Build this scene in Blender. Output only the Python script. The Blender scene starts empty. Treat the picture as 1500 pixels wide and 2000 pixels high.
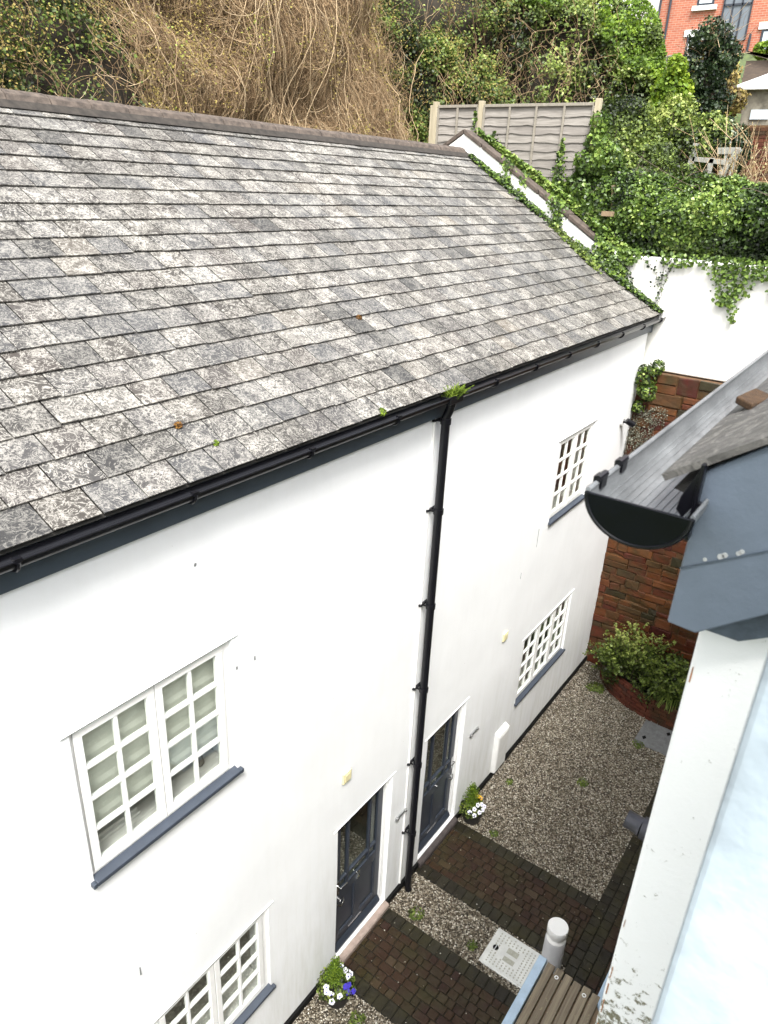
import bpy, math, random
import numpy as np
from mathutils import Vector, Matrix
rnd = random.Random(7)
R = math.radians
sc = bpy.context.scene
col = sc.collection
# ---------------------------------------------------------------- camera
CAM = (0.0, -3.66128, 8.98631)
FPX, YAW, PITCH, ROLL = 1418.79, 0.605717, 0.425496, 0.0482151
def cam_axes():
    cy, sy, cp, sp = math.cos(YAW), math.sin(YAW), math.cos(PITCH), math.sin(PITCH)
    fwd = Vector((cy*cp, sy*cp, -sp)); r = fwd.cross(Vector((0, 0, 1))).normalized(); u = r.cross(fwd)
    return (r*math.cos(ROLL)+u*math.sin(ROLL), -r*math.sin(ROLL)+u*math.cos(ROLL), fwd)
ax = cam_axes()
cd = bpy.data.cameras.new('camera'); cam = bpy.data.objects.new('camera', cd); col.objects.link(cam)
cam.matrix_world = Matrix(((ax[0].x, ax[1].x, -ax[2].x, CAM[0]), (ax[0].y, ax[1].y, -ax[2].y, CAM[1]), (ax[0].z, ax[1].z, -ax[2].z, CAM[2]), (0, 0, 0, 1)))
cd.sensor_fit = 'VERTICAL'; cd.sensor_height = 36; cd.sensor_width = 27
cd.lens = FPX/2000*36; cd.clip_start = 0.01; cd.clip_end = 2000
cd.dof.use_dof = True; cd.dof.focus_distance = 8.0; cd.dof.aperture_fstop = 13
sc.camera = cam
# ---------------------------------------------------------------- light
SUN_EL, SUN_AZ = R(58), R(232)      # azimuth measured from +Y clockwise (towards +X)
w = bpy.data.worlds.new('World'); sc.world = w; w.use_nodes = True
nt = w.node_tree; bg = nt.nodes['Background']
sky = nt.nodes.new('ShaderNodeTexSky'); sky.sky_type = 'NISHITA'; sky.sun_disc = False
sky.sun_elevation = SUN_EL; sky.sun_rotation = SUN_AZ; sky.air_density = 1.2; sky.dust_density = 4.0
hs = nt.nodes.new('ShaderNodeHueSaturation'); hs.inputs['Saturation'].default_value = 0.28
nt.links.new(sky.outputs[0], hs.inputs['Color']); nt.links.new(hs.outputs[0], bg.inputs[0]); bg.inputs[1].default_value = 0.15
sd = bpy.data.lights.new('sun', 'SUN'); sd.energy = 1.5; sd.angle = R(14); sd.color = (1, 0.98, 0.95)
sun = bpy.data.objects.new('sun', sd); col.objects.link(sun)
sdir = Vector((math.sin(SUN_AZ)*math.cos(SUN_EL), math.cos(SUN_AZ)*math.cos(SUN_EL), math.sin(SUN_EL)))
sun.rotation_euler = sdir.to_track_quat('Z', 'Y').to_euler(); sun.location = (0, 0, 30)
sc.view_settings.view_transform = 'Standard'; sc.view_settings.look = 'None'
sc.view_settings.gamma = 1; sc.view_settings.exposure = 1.8
# ---------------------------------------------------------------- helpers
def tag(o, label=None, cat=None, group=None, kind=None):
    if label: o['label'] = label
    if cat: o['category'] = cat
    if group: o['group'] = group
    if kind: o['kind'] = kind
    return o
def empty(name, loc, label, cat, group=None, rz=0):
    o = bpy.data.objects.new(name, None); col.objects.link(o); o.location = loc; o.rotation_euler = (0, 0, rz)
    o.empty_display_size = 0.1
    return tag(o, label, cat, group)
def link_mesh(name, me, mat, parent=None, smooth=False):
    if mat: me.materials.append(mat)
    o = bpy.data.objects.new(name, me); col.objects.link(o)
    if parent is not None:
        o.parent = parent
        # parts are modelled in world space; take the chain of parents off
        p = parent; off = Vector((0, 0, 0))
        while p is not None: off += Vector(p.location); p = p.parent
        o.location = -off
    if smooth: me.polygons.foreach_set('use_smooth', [True]*len(me.polygons))
    return o
def fast_mesh(name, V, F, mat, parent=None, tint=None, smooth=False):
    V = np.asarray(V, dtype=np.float32); F = np.asarray(F, dtype=np.int32); k = F.shape[1]
    me = bpy.data.meshes.new(name); me.vertices.add(len(V)); me.vertices.foreach_set('co', V.ravel())
    me.loops.add(F.size); me.loops.foreach_set('vertex_index', F.ravel())
    me.polygons.add(len(F)); me.polygons.foreach_set('loop_start', np.arange(0, F.size, k, dtype=np.int32))
    me.polygons.foreach_set('loop_total', np.full(len(F), k, dtype=np.int32))
    me.update(calc_edges=True)
    if tint is not None:
        a = me.attributes.new('tint', 'FLOAT', 'FACE'); a.data.foreach_set('value', np.asarray(tint, dtype=np.float32))
    return link_mesh(name, me, mat, parent, smooth)
class MB:
    def __init__(s): s.v = []; s.f = []; s.t = []
    def add(s, vs, fs, t=0.5):
        n = len(s.v); s.v += [tuple(v) for v in vs]; s.f += [tuple(i+n for i in f) for f in fs]; s.t += [t]*len(fs)
        return s
    def box(s, x0, x1, y0, y1, z0, z1, t=0.5, jit=0):
        vs = [(x, y, z) for x in (x0, x1) for y in (y0, y1) for z in (z0, z1)]
        if jit: vs = [tuple(c+rnd.uniform(-jit, jit) for c in v) for v in vs]
        return s.add(vs, [(0, 1, 3, 2), (4, 6, 7, 5), (0, 4, 5, 1), (2, 3, 7, 6), (0, 2, 6, 4), (1, 5, 7, 3)], t)
    def bar(s, a, b, wd, ht, t=0.5, up=(0, 0, 1)):
        a, b = Vector(a), Vector(b); d = (b-a).normalized(); u = Vector(up)
        if abs(d.dot(u)) > .98: u = Vector((1, 0, 0))
        r = d.cross(u).normalized(); u = r.cross(d)
        vs = [p+r*(i*wd/2)+u*(j*ht/2) for p in (a, b) for i in (-1, 1) for j in (-1, 1)]
        return s.add(vs, [(0, 1, 3, 2), (4, 6, 7, 5), (0, 4, 5, 1), (2, 3, 7, 6), (0, 2, 6, 4), (1, 5, 7, 3)], t)
    def tube(s, pts, rad, n=10, cap=True, t=0.5):
        pts = [Vector(p) for p in pts]; rads = rad if isinstance(rad, (list, tuple)) else [rad]*len(pts)
        rings = []; pr = None
        for i, p in enumerate(pts):
            d = (pts[min(i+1, len(pts)-1)]-pts[max(i-1, 0)]).normalized()
            if pr is None:
                h = Vector((0, 0, 1)) if abs(d.z) < .9 else Vector((1, 0, 0)); pr = d.cross(h).normalized()
            else: pr = (pr-d*pr.dot(d)).normalized()
            q = d.cross(pr)
            rings.append([p+(pr*math.cos(2*math.pi*k/n)+q*math.sin(2*math.pi*k/n))*rads[i] for k in range(n)])
        vs = [v for r_ in rings for v in r_]; fs = []
        for i in range(len(pts)-1):
            for k in range(n): fs.append((i*n+k, i*n+(k+1) % n, (i+1)*n+(k+1) % n, (i+1)*n+k))
        if cap: fs += [tuple(range(n))[::-1], tuple((len(pts)-1)*n+k for k in range(n))]
        return s.add(vs, fs, t)
    def lathe(s, c, prof, n=20, t=0.5):
        vs = [(c[0]+r*math.cos(2*math.pi*k/n), c[1]+r*math.sin(2*math.pi*k/n), c[2]+z) for r, z in prof for k in range(n)]
        fs = [(i*n+k, i*n+(k+1) % n, (i+1)*n+(k+1) % n, (i+1)*n+k) for i in range(len(prof)-1) for k in range(n)]
        fs += [tuple(range(n))[::-1], tuple((len(prof)-1)*n+k for k in range(n))]
        return s.add(vs, fs, t)
    def prism(s, poly, axis, a, b, t=0.5):
        # poly of 2D points in the two remaining axes (ascending order of axis)
        def mk(p, q):
            return {0: (q, p[0], p[1]), 1: (p[0], q, p[1]), 2: (p[0], p[1], q)}[axis]
        n = len(poly); vs = [mk(p, a) for p in poly]+[mk(p, b) for p in poly]
        fs = [tuple(range(n)), tuple(range(n, 2*n))[::-1]]+[(i, i+n, (i+1) % n+n, (i+1) % n) for i in range(n)]
        return s.add(vs, fs, t)
    def build(s, name, mat, parent=None, smooth=False, bevel=0, seg=2):
        me = bpy.data.meshes.new(name); me.from_pydata(s.v, [], s.f); me.update()
        a = me.attributes.new('tint', 'FLOAT', 'FACE'); a.data.foreach_set('value', s.t)
        o = link_mesh(name, me, mat, parent, smooth)
        if bevel:
            m = o.modifiers.new('bevel', 'BEVEL'); m.width = bevel; m.segments = seg; m.limit_method = 'ANGLE'; m.angle_limit = R(40)
        if smooth:
            import bmesh
            bm = bmesh.new(); bm.from_mesh(me); bmesh.ops.recalc_face_normals(bm, faces=bm.faces)
            for e in bm.edges: e.smooth = not (len(e.link_faces) == 2 and e.calc_face_angle(0) > R(45))
            bm.to_mesh(me); bm.free()
        return o
def vnoise(P, scale, seed=0):
    P = np.asarray(P)*scale; i = np.floor(P).astype(np.int64); f = P-i; f = f*f*(3-2*f)
    def h(a, b, c):
        n = (a*374761393+b*668265263+c*2147483647+seed*1274126177) & 0xffffffff
        n = ((n ^ (n >> 13))*1274126177) & 0xffffffff; n = n ^ (n >> 16)
        return (n & 0xffff)/65535.0
    r = 0
    for dx in (0, 1):
        for dy in (0, 1):
            for dz in (0, 1):
                wt = (f[:, 0] if dx else 1-f[:, 0])*(f[:, 1] if dy else 1-f[:, 1])*(f[:, 2] if dz else 1-f[:, 2])
                r = r+wt*h(i[:, 0]+dx, i[:, 1]+dy, i[:, 2]+dz)
    return r
def fbm(P, scale, seed=0, o=3):
    r = 0; a = 1; t = 0
    for k in range(o): r = r+a*vnoise(P, scale*2**k, seed+k*7); t += a; a *= .5
    return r/t
rng = np.random.default_rng(11)
# ---------------------------------------------------------------- materials
def newmat(name):
    m = bpy.data.materials.new(name); m.use_nodes = True
    return m, m.node_tree, m.node_tree.nodes['Principled BSDF']
def ramp(nt, stops, inp=None, interp='LINEAR'):
    r = nt.nodes.new('ShaderNodeValToRGB'); r.color_ramp.interpolation = interp
    el = r.color_ramp.elements
    while len(el) < len(stops): el.new(0.5)
    for e, (p, c) in zip(el, stops): e.position = p; e.color = (c[0], c[1], c[2], 1) if not isinstance(c, (int, float)) else (c, c, c, 1)
    if inp is not None: nt.links.new(inp, r.inputs[0])
    return r
def noise(nt, scale, detail=4, rough=.55, dist=0, vec=None):
    n = nt.nodes.new('ShaderNodeTexNoise'); n.inputs['Scale'].default_value = scale; n.inputs['Detail'].default_value = detail
    n.inputs['Roughness'].default_value = rough; n.inputs['Distortion'].default_value = dist
    if vec is not None: nt.links.new(vec, n.inputs['Vector'])
    return n
def coords(nt, sx=1, sy=1, sz=1):
    g = nt.nodes.new('ShaderNodeNewGeometry')
    if (sx, sy, sz) == (1, 1, 1): return g.outputs['Position']
    m = nt.nodes.new('ShaderNodeMapping'); m.inputs['Scale'].default_value = (sx, sy, sz); nt.links.new(g.outputs['Position'], m.inputs['Vector'])
    return m.outputs[0]
def mix(nt, fac, a, b, mode='MIX'):
    m = nt.nodes.new('ShaderNodeMix'); m.data_type = 'RGBA'; m.blend_type = mode
    for inp, v in ((m.inputs[0], fac), (m.inputs[6], a), (m.inputs[7], b)):
        if isinstance(v, (int, float)): inp.default_value = v
        elif isinstance(v, tuple): inp.default_value = (*v, 1)
        else: nt.links.new(v, inp)
    return m.outputs[2]
def bump(nt, h, strength, dist, b, normal=None):
    n = nt.nodes.new('ShaderNodeBump'); n.inputs['Strength'].default_value = strength; n.inputs['Distance'].default_value = dist
    nt.links.new(h, n.inputs['Height'])
    if normal is not None: nt.links.new(normal, n.inputs['Normal'])
    if b is not None: nt.links.new(n.outputs[0], b.inputs['Normal'])
    return n.outputs[0]
def attr(nt, name='tint'):
    a = nt.nodes.new('ShaderNodeAttribute'); a.attribute_name = name; return a.outputs['Fac']
def simple(name, c, rough=.5, var=.15, scale=12, bmp=0.2, metal=0, spec=None, coat=0, sc3=(1, 1, 1)):
    m, nt, b = newmat(name); v = coords(nt, *sc3)
    n = noise(nt, scale, 5, .6, 0, v)
    r = ramp(nt, [(.3, tuple(x*(1-var) for x in c)), (.7, tuple(min(1, x*(1+var)) for x in c))], n.outputs[0])
    nt.links.new(r.outputs[0], b.inputs['Base Color']); b.inputs['Roughness'].default_value = rough; b.inputs['Metallic'].default_value = metal
    if spec is not None: b.inputs['Specular IOR Level'].default_value = spec
    if coat: b.inputs['Coat Weight'].default_value = coat
    n2 = noise(nt, scale*5, 4, .6, 0, v)
    if bmp: bump(nt, n2.outputs[0], bmp, .004, b)
    return m
def leafmat(name, stops, rough=.45, trans=.25, patch=None):
    m, nt, b = newmat(name); r = ramp(nt, stops, attr(nt))
    c = r.outputs[0]
    nt.links.new(c, b.inputs['Base Color']); b.inputs['Roughness'].default_value = rough
    b.inputs['Specular IOR Level'].default_value = .35
    t = nt.nodes.new('ShaderNodeBsdfTranslucent'); nt.links.new(c, t.inputs[0])
    mx = nt.nodes.new('ShaderNodeMixShader'); mx.inputs[0].default_value = trans
    nt.links.new(b.outputs[0], mx.inputs[1]); nt.links.new(t.outputs[0], mx.inputs[2])
    nt.links.new(mx.outputs[0], nt.nodes['Material Output'].inputs[0])
    return m
# white painted render: trowel unevenness, hairline dirt, splash-zone green at the foot
def m_render(name, base, dirt_z=(0.0, 2.4), streak=.12):
    m, nt, b = newmat(name); p = coords(nt)
    big = noise(nt, 1.3, 5, .55, .3, p); fine = noise(nt, 42, 6, .65, 0, p)
    c = mix(nt, ramp(nt, [(.35, 0), (.75, 1)], big.outputs[0]).outputs[0], base, tuple(x*.93 for x in base))
    st = noise(nt, 3.0, 5, .65, .2, coords(nt, 3, 3, .35))
    sepz = nt.nodes.new('ShaderNodeSeparateXYZ'); nt.links.new(p, sepz.inputs[0])
    mr = nt.nodes.new('ShaderNodeMapRange'); mr.inputs[1].default_value = dirt_z[0]; mr.inputs[2].default_value = dirt_z[1]; mr.inputs[3].default_value = 1; mr.inputs[4].default_value = 0.12
    nt.links.new(sepz.outputs[2], mr.inputs[0])
    mu = nt.nodes.new('ShaderNodeMath'); mu.operation = 'MULTIPLY'; nt.links.new(mr.outputs[0], mu.inputs[0])
    nt.links.new(ramp(nt, [(.42, 0), (.78, 1)], st.outputs[0]).outputs[0], mu.inputs[1])
    mu2 = nt.nodes.new('ShaderNodeMath'); mu2.operation = 'MULTIPLY'; mu2.inputs[1].default_value = streak*4; nt.links.new(mu.outputs[0], mu2.inputs[0])
    c = mix(nt, mu2.outputs[0], c, (.47, .46, .37))
    sp = nt.nodes.new('ShaderNodeTexVoronoi'); sp.inputs['Scale'].default_value = 5; nt.links.new(p, sp.inputs['Vector'])
    spk = ramp(nt, [(.012, 1), (.02, 0)], sp.outputs['Distance'])
    c = mix(nt, spk.outputs[0], c, (.3, .27, .22))
    nt.links.new(c, b.inputs['Base Color']); b.inputs['Roughness'].default_value = .75
    n1 = bump(nt, big.outputs[0], .2, .03, None); med = noise(nt, 9, 3, .5, 0, p); n2 = bump(nt, med.outputs[0], .14, .012, None, n1)
    bump(nt, fine.outputs[0], .15, .004, b, n2)
    return m
M = {}
M['render'] = m_render('white_render', (.83, .84, .845))
M['render_far'] = m_render('white_wall_render', (.78, .77, .73), (7.9, 8.3), .02)
# moss-speckled painted wall of the near wing
def m_nearstrip():
    m, nt, b = newmat('spotted_white_paint'); p = coords(nt)
    sep = nt.nodes.new('ShaderNodeSeparateXYZ'); nt.links.new(p, sep.inputs[0])
    g = nt.nodes.new('ShaderNodeMapRange'); g.inputs[1].default_value = 8.15; g.inputs[2].default_value = 7.5; g.inputs[3].default_value = -.06; g.inputs[4].default_value = .24
    nt.links.new(sep.outputs[2], g.inputs[0])
    n = noise(nt, 60, 6, .75, .4, p); lo = noise(nt, 14, 3, .6, 0, p)
    add = nt.nodes.new('ShaderNodeMath'); add.operation = 'ADD'; nt.links.new(n.outputs[0], add.inputs[0]); nt.links.new(g.outputs[0], add.inputs[1])
    add2 = nt.nodes.new('ShaderNodeMath'); add2.operation = 'MULTIPLY_ADD'; add2.inputs[1].default_value = .35; nt.links.new(lo.outputs[0], add2.inputs[0]); nt.links.new(add.outputs[0], add2.inputs[2])
    r = ramp(nt, [(.765, 0), (.83, 1)], add2.outputs[0])
    c = mix(nt, r.outputs[0], (.86, .86, .84), (.17, .16, .10))
    nt.links.new(c, b.inputs['Base Color']); b.inputs['Roughness'].default_value = .7
    bump(nt, n.outputs[0], .3, .003, b)
    return m
M['strip'] = m_nearstrip()
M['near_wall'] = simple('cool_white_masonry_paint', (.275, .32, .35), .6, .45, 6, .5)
M['rust'] = simple('rusty_bead', (.33, .13, .04), .85, .5, 60, .5)
# slates
def m_slate(name, dark=1.0, lich=1.0):
    m, nt, b = newmat(name); p = coords(nt); t = attr(nt)
    base = ramp(nt, [(0, (.026*dark, .026*dark, .026*dark)), (.3, (.044*dark, .039*dark, .033*dark)), (.55, (.050*dark, .050*dark, .051*dark)), (.75, (.045*dark, .038*dark, .033*dark)), (.9, (.066*dark, .065*dark, .062*dark)), (1, (.085*dark, .070*dark, .052*dark))], t)
    # offset noise per slate so lichen does not run over joints
    vm = nt.nodes.new('ShaderNodeVectorMath'); vm.operation = 'MULTIPLY_ADD'
    cmb = nt.nodes.new('ShaderNodeCombineXYZ')
    for i in range(3): nt.links.new(t, cmb.inputs[i])
    nt.links.new(cmb.outputs[0], vm.inputs[0]); vm.inputs[1].default_value = (37, 71, 53); nt.links.new(p, vm.inputs[2])
    v = vm.outputs[0]
    n1 = noise(nt, 7, 5, .6, .6, v); n2 = noise(nt, 10, 4, .66, 2.6, v); n3 = noise(nt, 48, 3, .7, .5, v)
    # curly lichen veins = ridge of distorted noise
    ab = nt.nodes.new('ShaderNodeMath'); ab.operation = 'SUBTRACT'; ab.inputs[1].default_value = .5; nt.links.new(n2.outputs[0], ab.inputs[0])
    ab2 = nt.nodes.new('ShaderNodeMath'); ab2.operation = 'ABSOLUTE'; nt.links.new(ab.outputs[0], ab2.inputs[0])
    vein0 = ramp(nt, [(.0, 1), (.016, .9), (.034, 0)], ab2.outputs[0])
    n4 = noise(nt, 120, 3, .7, 0, v); n5 = noise(nt, 3.4, 4, .6, .8, p)
    brk = ramp(nt, [(.36, .5), (.52, 1)], n3.outputs[0]); vein = nt.nodes.new('ShaderNodeMath'); vein.operation = 'MULTIPLY'; nt.links.new(vein0.outputs[0], vein.inputs[0]); nt.links.new(brk.outputs[0], vein.inputs[1])
    avg = nt.nodes.new('ShaderNodeMath'); avg.operation = 'MULTIPLY_ADD'; avg.inputs[1].default_value = .55; nt.links.new(n5.outputs[0], avg.inputs[0])
    hlf = nt.nodes.new('ShaderNodeMath'); hlf.operation = 'MULTIPLY'; hlf.inputs[1].default_value = .45; nt.links.new(n1.outputs[0], hlf.inputs[0]); nt.links.new(hlf.outputs[0], avg.inputs[2])
    patch = ramp(nt, [(.475, .04), (.57, .9)], avg.outputs[0]); gm = nt.nodes.new('ShaderNodeMath'); gm.operation = 'MULTIPLY_ADD'; gm.inputs[1].default_value = .4; nt.links.new(n4.outputs[0], gm.inputs[0]); gh = nt.nodes.new('ShaderNodeMath'); gh.operation = 'MULTIPLY'; gh.inputs[1].default_value = .6; nt.links.new(n3.outputs[0], gh.inputs[0]); nt.links.new(gh.outputs[0], gm.inputs[2]); grain = ramp(nt, [(.46, .0), (.54, 1)], gm.outputs[0])
    pg = nt.nodes.new('ShaderNodeMath'); pg.operation = 'MULTIPLY'; nt.links.new(patch.outputs[0], pg.inputs[0]); nt.links.new(grain.outputs[0], pg.inputs[1])
    mx = nt.nodes.new('ShaderNodeMath'); mx.operation = 'MAXIMUM'; nt.links.new(pg.outputs[0], mx.inputs[0])
    vs = nt.nodes.new('ShaderNodeMath'); vs.operation = 'MULTIPLY'; vs.inputs[1].default_value = .9; nt.links.new(vein.outputs[0], vs.inputs[0]); nt.links.new(vs.outputs[0], mx.inputs[1])
    # lichen heavier on the near, lower slates
    amt = nt.nodes.new('ShaderNodeMath'); amt.operation = 'MULTIPLY'; nt.links.new(mx.outputs[0], amt.inputs[0])
    ta = ramp(nt, [(0, .40), (.2, .75), (.4, 1), (.55, .6), (.8, .95), (1, .8)], t)
    big = noise(nt, .45, 3, .5, 0, p); bg_ = ramp(nt, [(.3, .75), (.7, 1.15)], big.outputs[0])
    am2 = nt.nodes.new('ShaderNodeMath'); am2.operation = 'MULTIPLY'; nt.links.new(ta.outputs[0], am2.inputs[0]); nt.links.new(bg_.outputs[0], am2.inputs[1])
    nt.links.new(am2.outputs[0], amt.inputs[1])
    fin = nt.nodes.new('ShaderNodeMath'); fin.operation = 'MULTIPLY'; fin.inputs[1].default_value = lich; nt.links.new(amt.outputs[0], fin.inputs[0])
    c = mix(nt, fin.outputs[0], base.outputs[0], (.43*dark, .41*dark, .365*dark))
    nt.links.new(c, b.inputs['Base Color'])
    rr = ramp(nt, [(.3, .42), (.7, .7)], n1.outputs[0]); nt.links.new(rr.outputs[0], b.inputs['Roughness']); b.inputs['Specular IOR Level'].default_value = .28
    n_a = bump(nt, n1.outputs[0], .35, .012, None); bump(nt, n3.outputs[0], .35, .004, b, n_a)
    return m
M['slate'] = m_slate('weathered_slate'); M['near_slate'] = m_slate('near_weathered_slate', 1.25, .28)
M['slate_back'] = simple('dark_underlay', (.03, .028, .024), .9)
M['ridge'] = simple('ridge_tile_clay', (.075, .058, .046), .9, .55, 14, .8)
M['mortar'] = simple('ridge_mortar', (.03, .025, .02), .95, .5, 10, .9)
M['blue'] = simple('slate_blue_paint', (.045, .060, .078), .45, .10, 6, .12)
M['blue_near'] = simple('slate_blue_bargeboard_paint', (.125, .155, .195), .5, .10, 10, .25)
M['blue_dark'] = simple('darker_blue_paint', (.065, .085, .11), .55, .35, 25, .4)  # bargeboard blue darkened to paint shade on the lower board; also the joint line
M['black'] = simple('black_plastic', (.004, .004, .006), .30, .2, 8, .05, spec=.35)
M['gutter_in'] = simple('weathered_gutter_plastic', (.16, .168, .172), .42, .40, 24, .25, sc3=(.35, 1, 1))  # black plastic; sky reflection put into the grey base colour
M['stopend'] = simple('black_stop_end', (.0015, .0018, .004), .22, .3, 30, .1, spec=.25)
M['bitumen'] = simple('black_plinth_paint', (.004, .004, .004), .7, .3, 12, .3, spec=.2)
M['sill_paint'] = simple('sill_paint', (.040, .050, .068), .5, .12, 9, .2)
M['door'] = simple('anthracite_door_paint', (.026, .032, .044), .38, .1, 5, .06)
M['white'] = simple('white_gloss_paint', (.80, .80, .78), .35, .03, 8, .06)
M['white_dull'] = simple('white_matt', (.72, .72, .70), .7, .05, 8, .1)
M['chrome'] = simple('steel', (.62, .62, .62), .22, .1, 20, .05, metal=1)
M['grey_metal'] = simple('grey_metal', (.30, .31, .31), .4, .2, 20, .1, metal=.6)
M['cream'] = simple('faded_cream_plate', (.66, .60, .36), .6, .15, 40, .1)
M['stone_sill'] = simple('pink_stone_sill', (.30, .235, .20), .8, .2, 12, .5)
M['dark_sill'] = simple('dark_stone_sill', (.05, .04, .038), .7, .3, 12, .5)
M['pale_metal'] = simple('painted_pale_metal', (.60, .61, .58), .5, .12, 9, .2)
M['filler'] = simple('chalky_filler', (.42, .43, .42), .9, .2, 60, .4)
M['pale_mark'] = simple('embossed_mark', (.36, .36, .30), .6, .2, 30, .2)
M['grate'] = simple('grey_access_cover', (.16, .165, .165), .5, .25, 14, .3)
M['bollard'] = simple('light_grey_bollard', (.50, .50, .51), .5, .05, 9, .08)
M['flue'] = simple('dark_grey_flue_plastic', (.028, .028, .036), .45, .3, 30, .2)
M['blind'] = simple('pale_window_blind', (.45, .50, .53), .5, .1, 3, 0)
M['interior'] = simple('interior_plaster', (.46, .47, .43), .8, .05, 3, 0)
M['hall'] = simple('dim_hall', (.12, .12, .10), .8, .2, 3, 0)
M['blind_cloth'] = simple('pale_blind_cloth', (.66, .67, .62), .8, .05, 3, 0)
M['interior_dark'] = simple('dim_interior', (.50, .50, .46), .8, .2, 3, 0)
M['plaster_item'] = simple('indoor_ornament', (.12, .11, .10), .6, .3, 10, 0)
def m_wood(name, c1, c2, axis='x', scale=3, rough=.8):
    m, nt, b = newmat(name); s = {'x': (.6, 14, 14), 'y': (14, .6, 14), 'z': (14, 14, .6)}[axis]
    n = noise(nt, scale, 6, .65, .5, coords(nt, *s)); l = noise(nt, 16, 5, .7, .3, coords(nt)); t = attr(nt)
    r = ramp(nt, [(.3, c1), (.7, c2)], n.outputs[0])
    c = mix(nt, ramp(nt, [(0, 0), (1, .55)], t).outputs[0], r.outputs[0], tuple(x*.5 for x in c1))
    c = mix(nt, ramp(nt, [(.62, 0), (.72, .6)], l.outputs[0]).outputs[0], c, (.42, .38, .20))
    nt.links.new(c, b.inputs['Base Color']); b.inputs['Roughness'].default_value = rough
    bump(nt, n.outputs[0], .6, .006, b)
    return m
M['deck'] = m_wood('lichened_deck_board', (.13, .10, .07), (.34, .29, .20), 'x')
def plainwood(name, c1, c2, sc3, rough=.85):
    m, nt, b = newmat(name); n = noise(nt, 3, 6, .65, .6, coords(nt, *sc3)); t = attr(nt)
    r = ramp(nt, [(.3, c1), (.72, c2)], n.outputs[0])
    c = mix(nt, ramp(nt, [(0, 0), (1, .5)], t).outputs[0], r.outputs[0], (.13, .115, .105))
    nt.links.new(c, b.inputs['Base Color']); b.inputs['Roughness'].default_value = rough; bump(nt, n.outputs[0], .5, .006, b)
    return m
M['panel'] = plainwood('grey_fence_board', (.16, .145, .125), (.34, .315, .28), (14, .8, 10))
M['post'] = plainwood('pale_fence_timber', (.36, .31, .20), (.52, .46, .32), (12, 12, .7))
M['oldwood'] = plainwood('silvered_timber', (.20, .20, .17), (.36, .37, .33), (9, 9, 3))
M['batten'] = plainwood('grey_fence_batten', (.20, .18, .14), (.34, .31, .25), (12, 12, 3))
M['brownwood'] = plainwood('brown_timber', (.18, .12, .06), (.33, .23, .13), (9, 9, 2))
# bricks and stones (each stone is modelled; tint picks its colour)
def m_stone(name, stops, moss=.5, rough=.8, wet=False):
    m, nt, b = newmat(name); p = coords(nt); t = attr(nt)
    base = ramp(nt, stops, t); n = noise(nt, 9, 6, .65, .3, p); n2 = noise(nt, 2.2, 4, .6, .2, p)
    c = mix(nt, ramp(nt, [(.35, 0), (.7, .55)], n.outputs[0]).outputs[0], base.outputs[0], mix(nt, .5, base.outputs[0], (.03, .022, .016)))
    ms = ramp(nt, [(.46, 0), (.66, moss)], n2.outputs[0])
    c = mix(nt, ms.outputs[0], c, (.030, .026, .009))
    nt.links.new(c, b.inputs['Base Color']); b.inputs['Roughness'].default_value = rough; b.inputs['Specular IOR Level'].default_value = .25
    if wet: nt.links.new(ramp(nt, [(.4, .3), (.65, .75)], n.outputs[0]).outputs[0], b.inputs['Roughness'])
    bump(nt, n.outputs[0], .9, .02, b)
    return m
M['sandstone'] = m_stone('red_sandstone', [(0, (.055, .011, .007)), (.3, (.085, .023, .009)), (.6, (.115, .040, .012)), (.85, (.060, .030, .011)), (1, (.026, .022, .012))], .75, .7, True)
M['stone_mortar'] = simple('sandy_mortar', (.10, .052, .022), .95, .35, 12, .8)
M['darkboard'] = plainwood('dark_brown_boarding', (.05, .032, .022), (.12, .08, .05), (9, 2, 9))
M['brick'] = m_stone('garden_red_brick', [(0, (.085, .022, .014)), (.6, (.13, .038, .020)), (1, (.06, .026, .018))], .7)
M['paver'] = m_stone('mossy_block_paver', [(0, (.024, .010, .006)), (.35, (.036, .018, .008)), (.5, (.030, .019, .008)), (.62, (.014, .012, .007)), (.8, (.026, .024, .014)), (1, (.060, .036, .018))], .85, .6, True)
M['soil'] = simple('dark_joint_soil', (.010, .009, .005), .95, .5, 20, .6)
def m_brickwall(name, c1, c2, mort, scale):
    m, nt, b = newmat(name)
    g = nt.nodes.new('ShaderNodeNewGeometry'); s = nt.nodes.new('ShaderNodeSeparateXYZ'); nt.links.new(g.outputs['Position'], s.inputs[0])
    c = nt.nodes.new('ShaderNodeCombineXYZ'); nt.links.new(s.outputs[1], c.inputs[0]); nt.links.new(s.outputs[2], c.inputs[1])
    t = nt.nodes.new('ShaderNodeTexBrick'); t.inputs['Scale'].default_value = scale; t.inputs['Color1'].default_value = (*c1, 1); t.inputs['Color2'].default_value = (*c2, 1)
    t.inputs['Mortar'].default_value = (*mort, 1); t.inputs['Mortar Size'].default_value = .022; t.inputs['Brick Width'].default_value = .5; t.inputs['Row Height'].default_value = .17; t.inputs['Bias'].default_value = -.1
    nt.links.new(c.outputs[0], t.inputs['Vector'])
    n = noise(nt, 1.2, 5, .6, 0, coords(nt)); cc = mix(nt, ramp(nt, [(.3, 0), (.7, .35)], n.outputs[0]).outputs[0], t.outputs[0], (.16, .07, .05))
    nt.links.new(cc, b.inputs['Base Color']); b.inputs['Roughness'].default_value = .85; bump(nt, t.outputs['Fac'], -.4, .01, b)
    return m
M['apt_brick'] = m_brickwall('orange_red_brickwork', (.34, .085, .045), (.44, .14, .075), (.40, .25, .18), 2.0)
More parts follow.
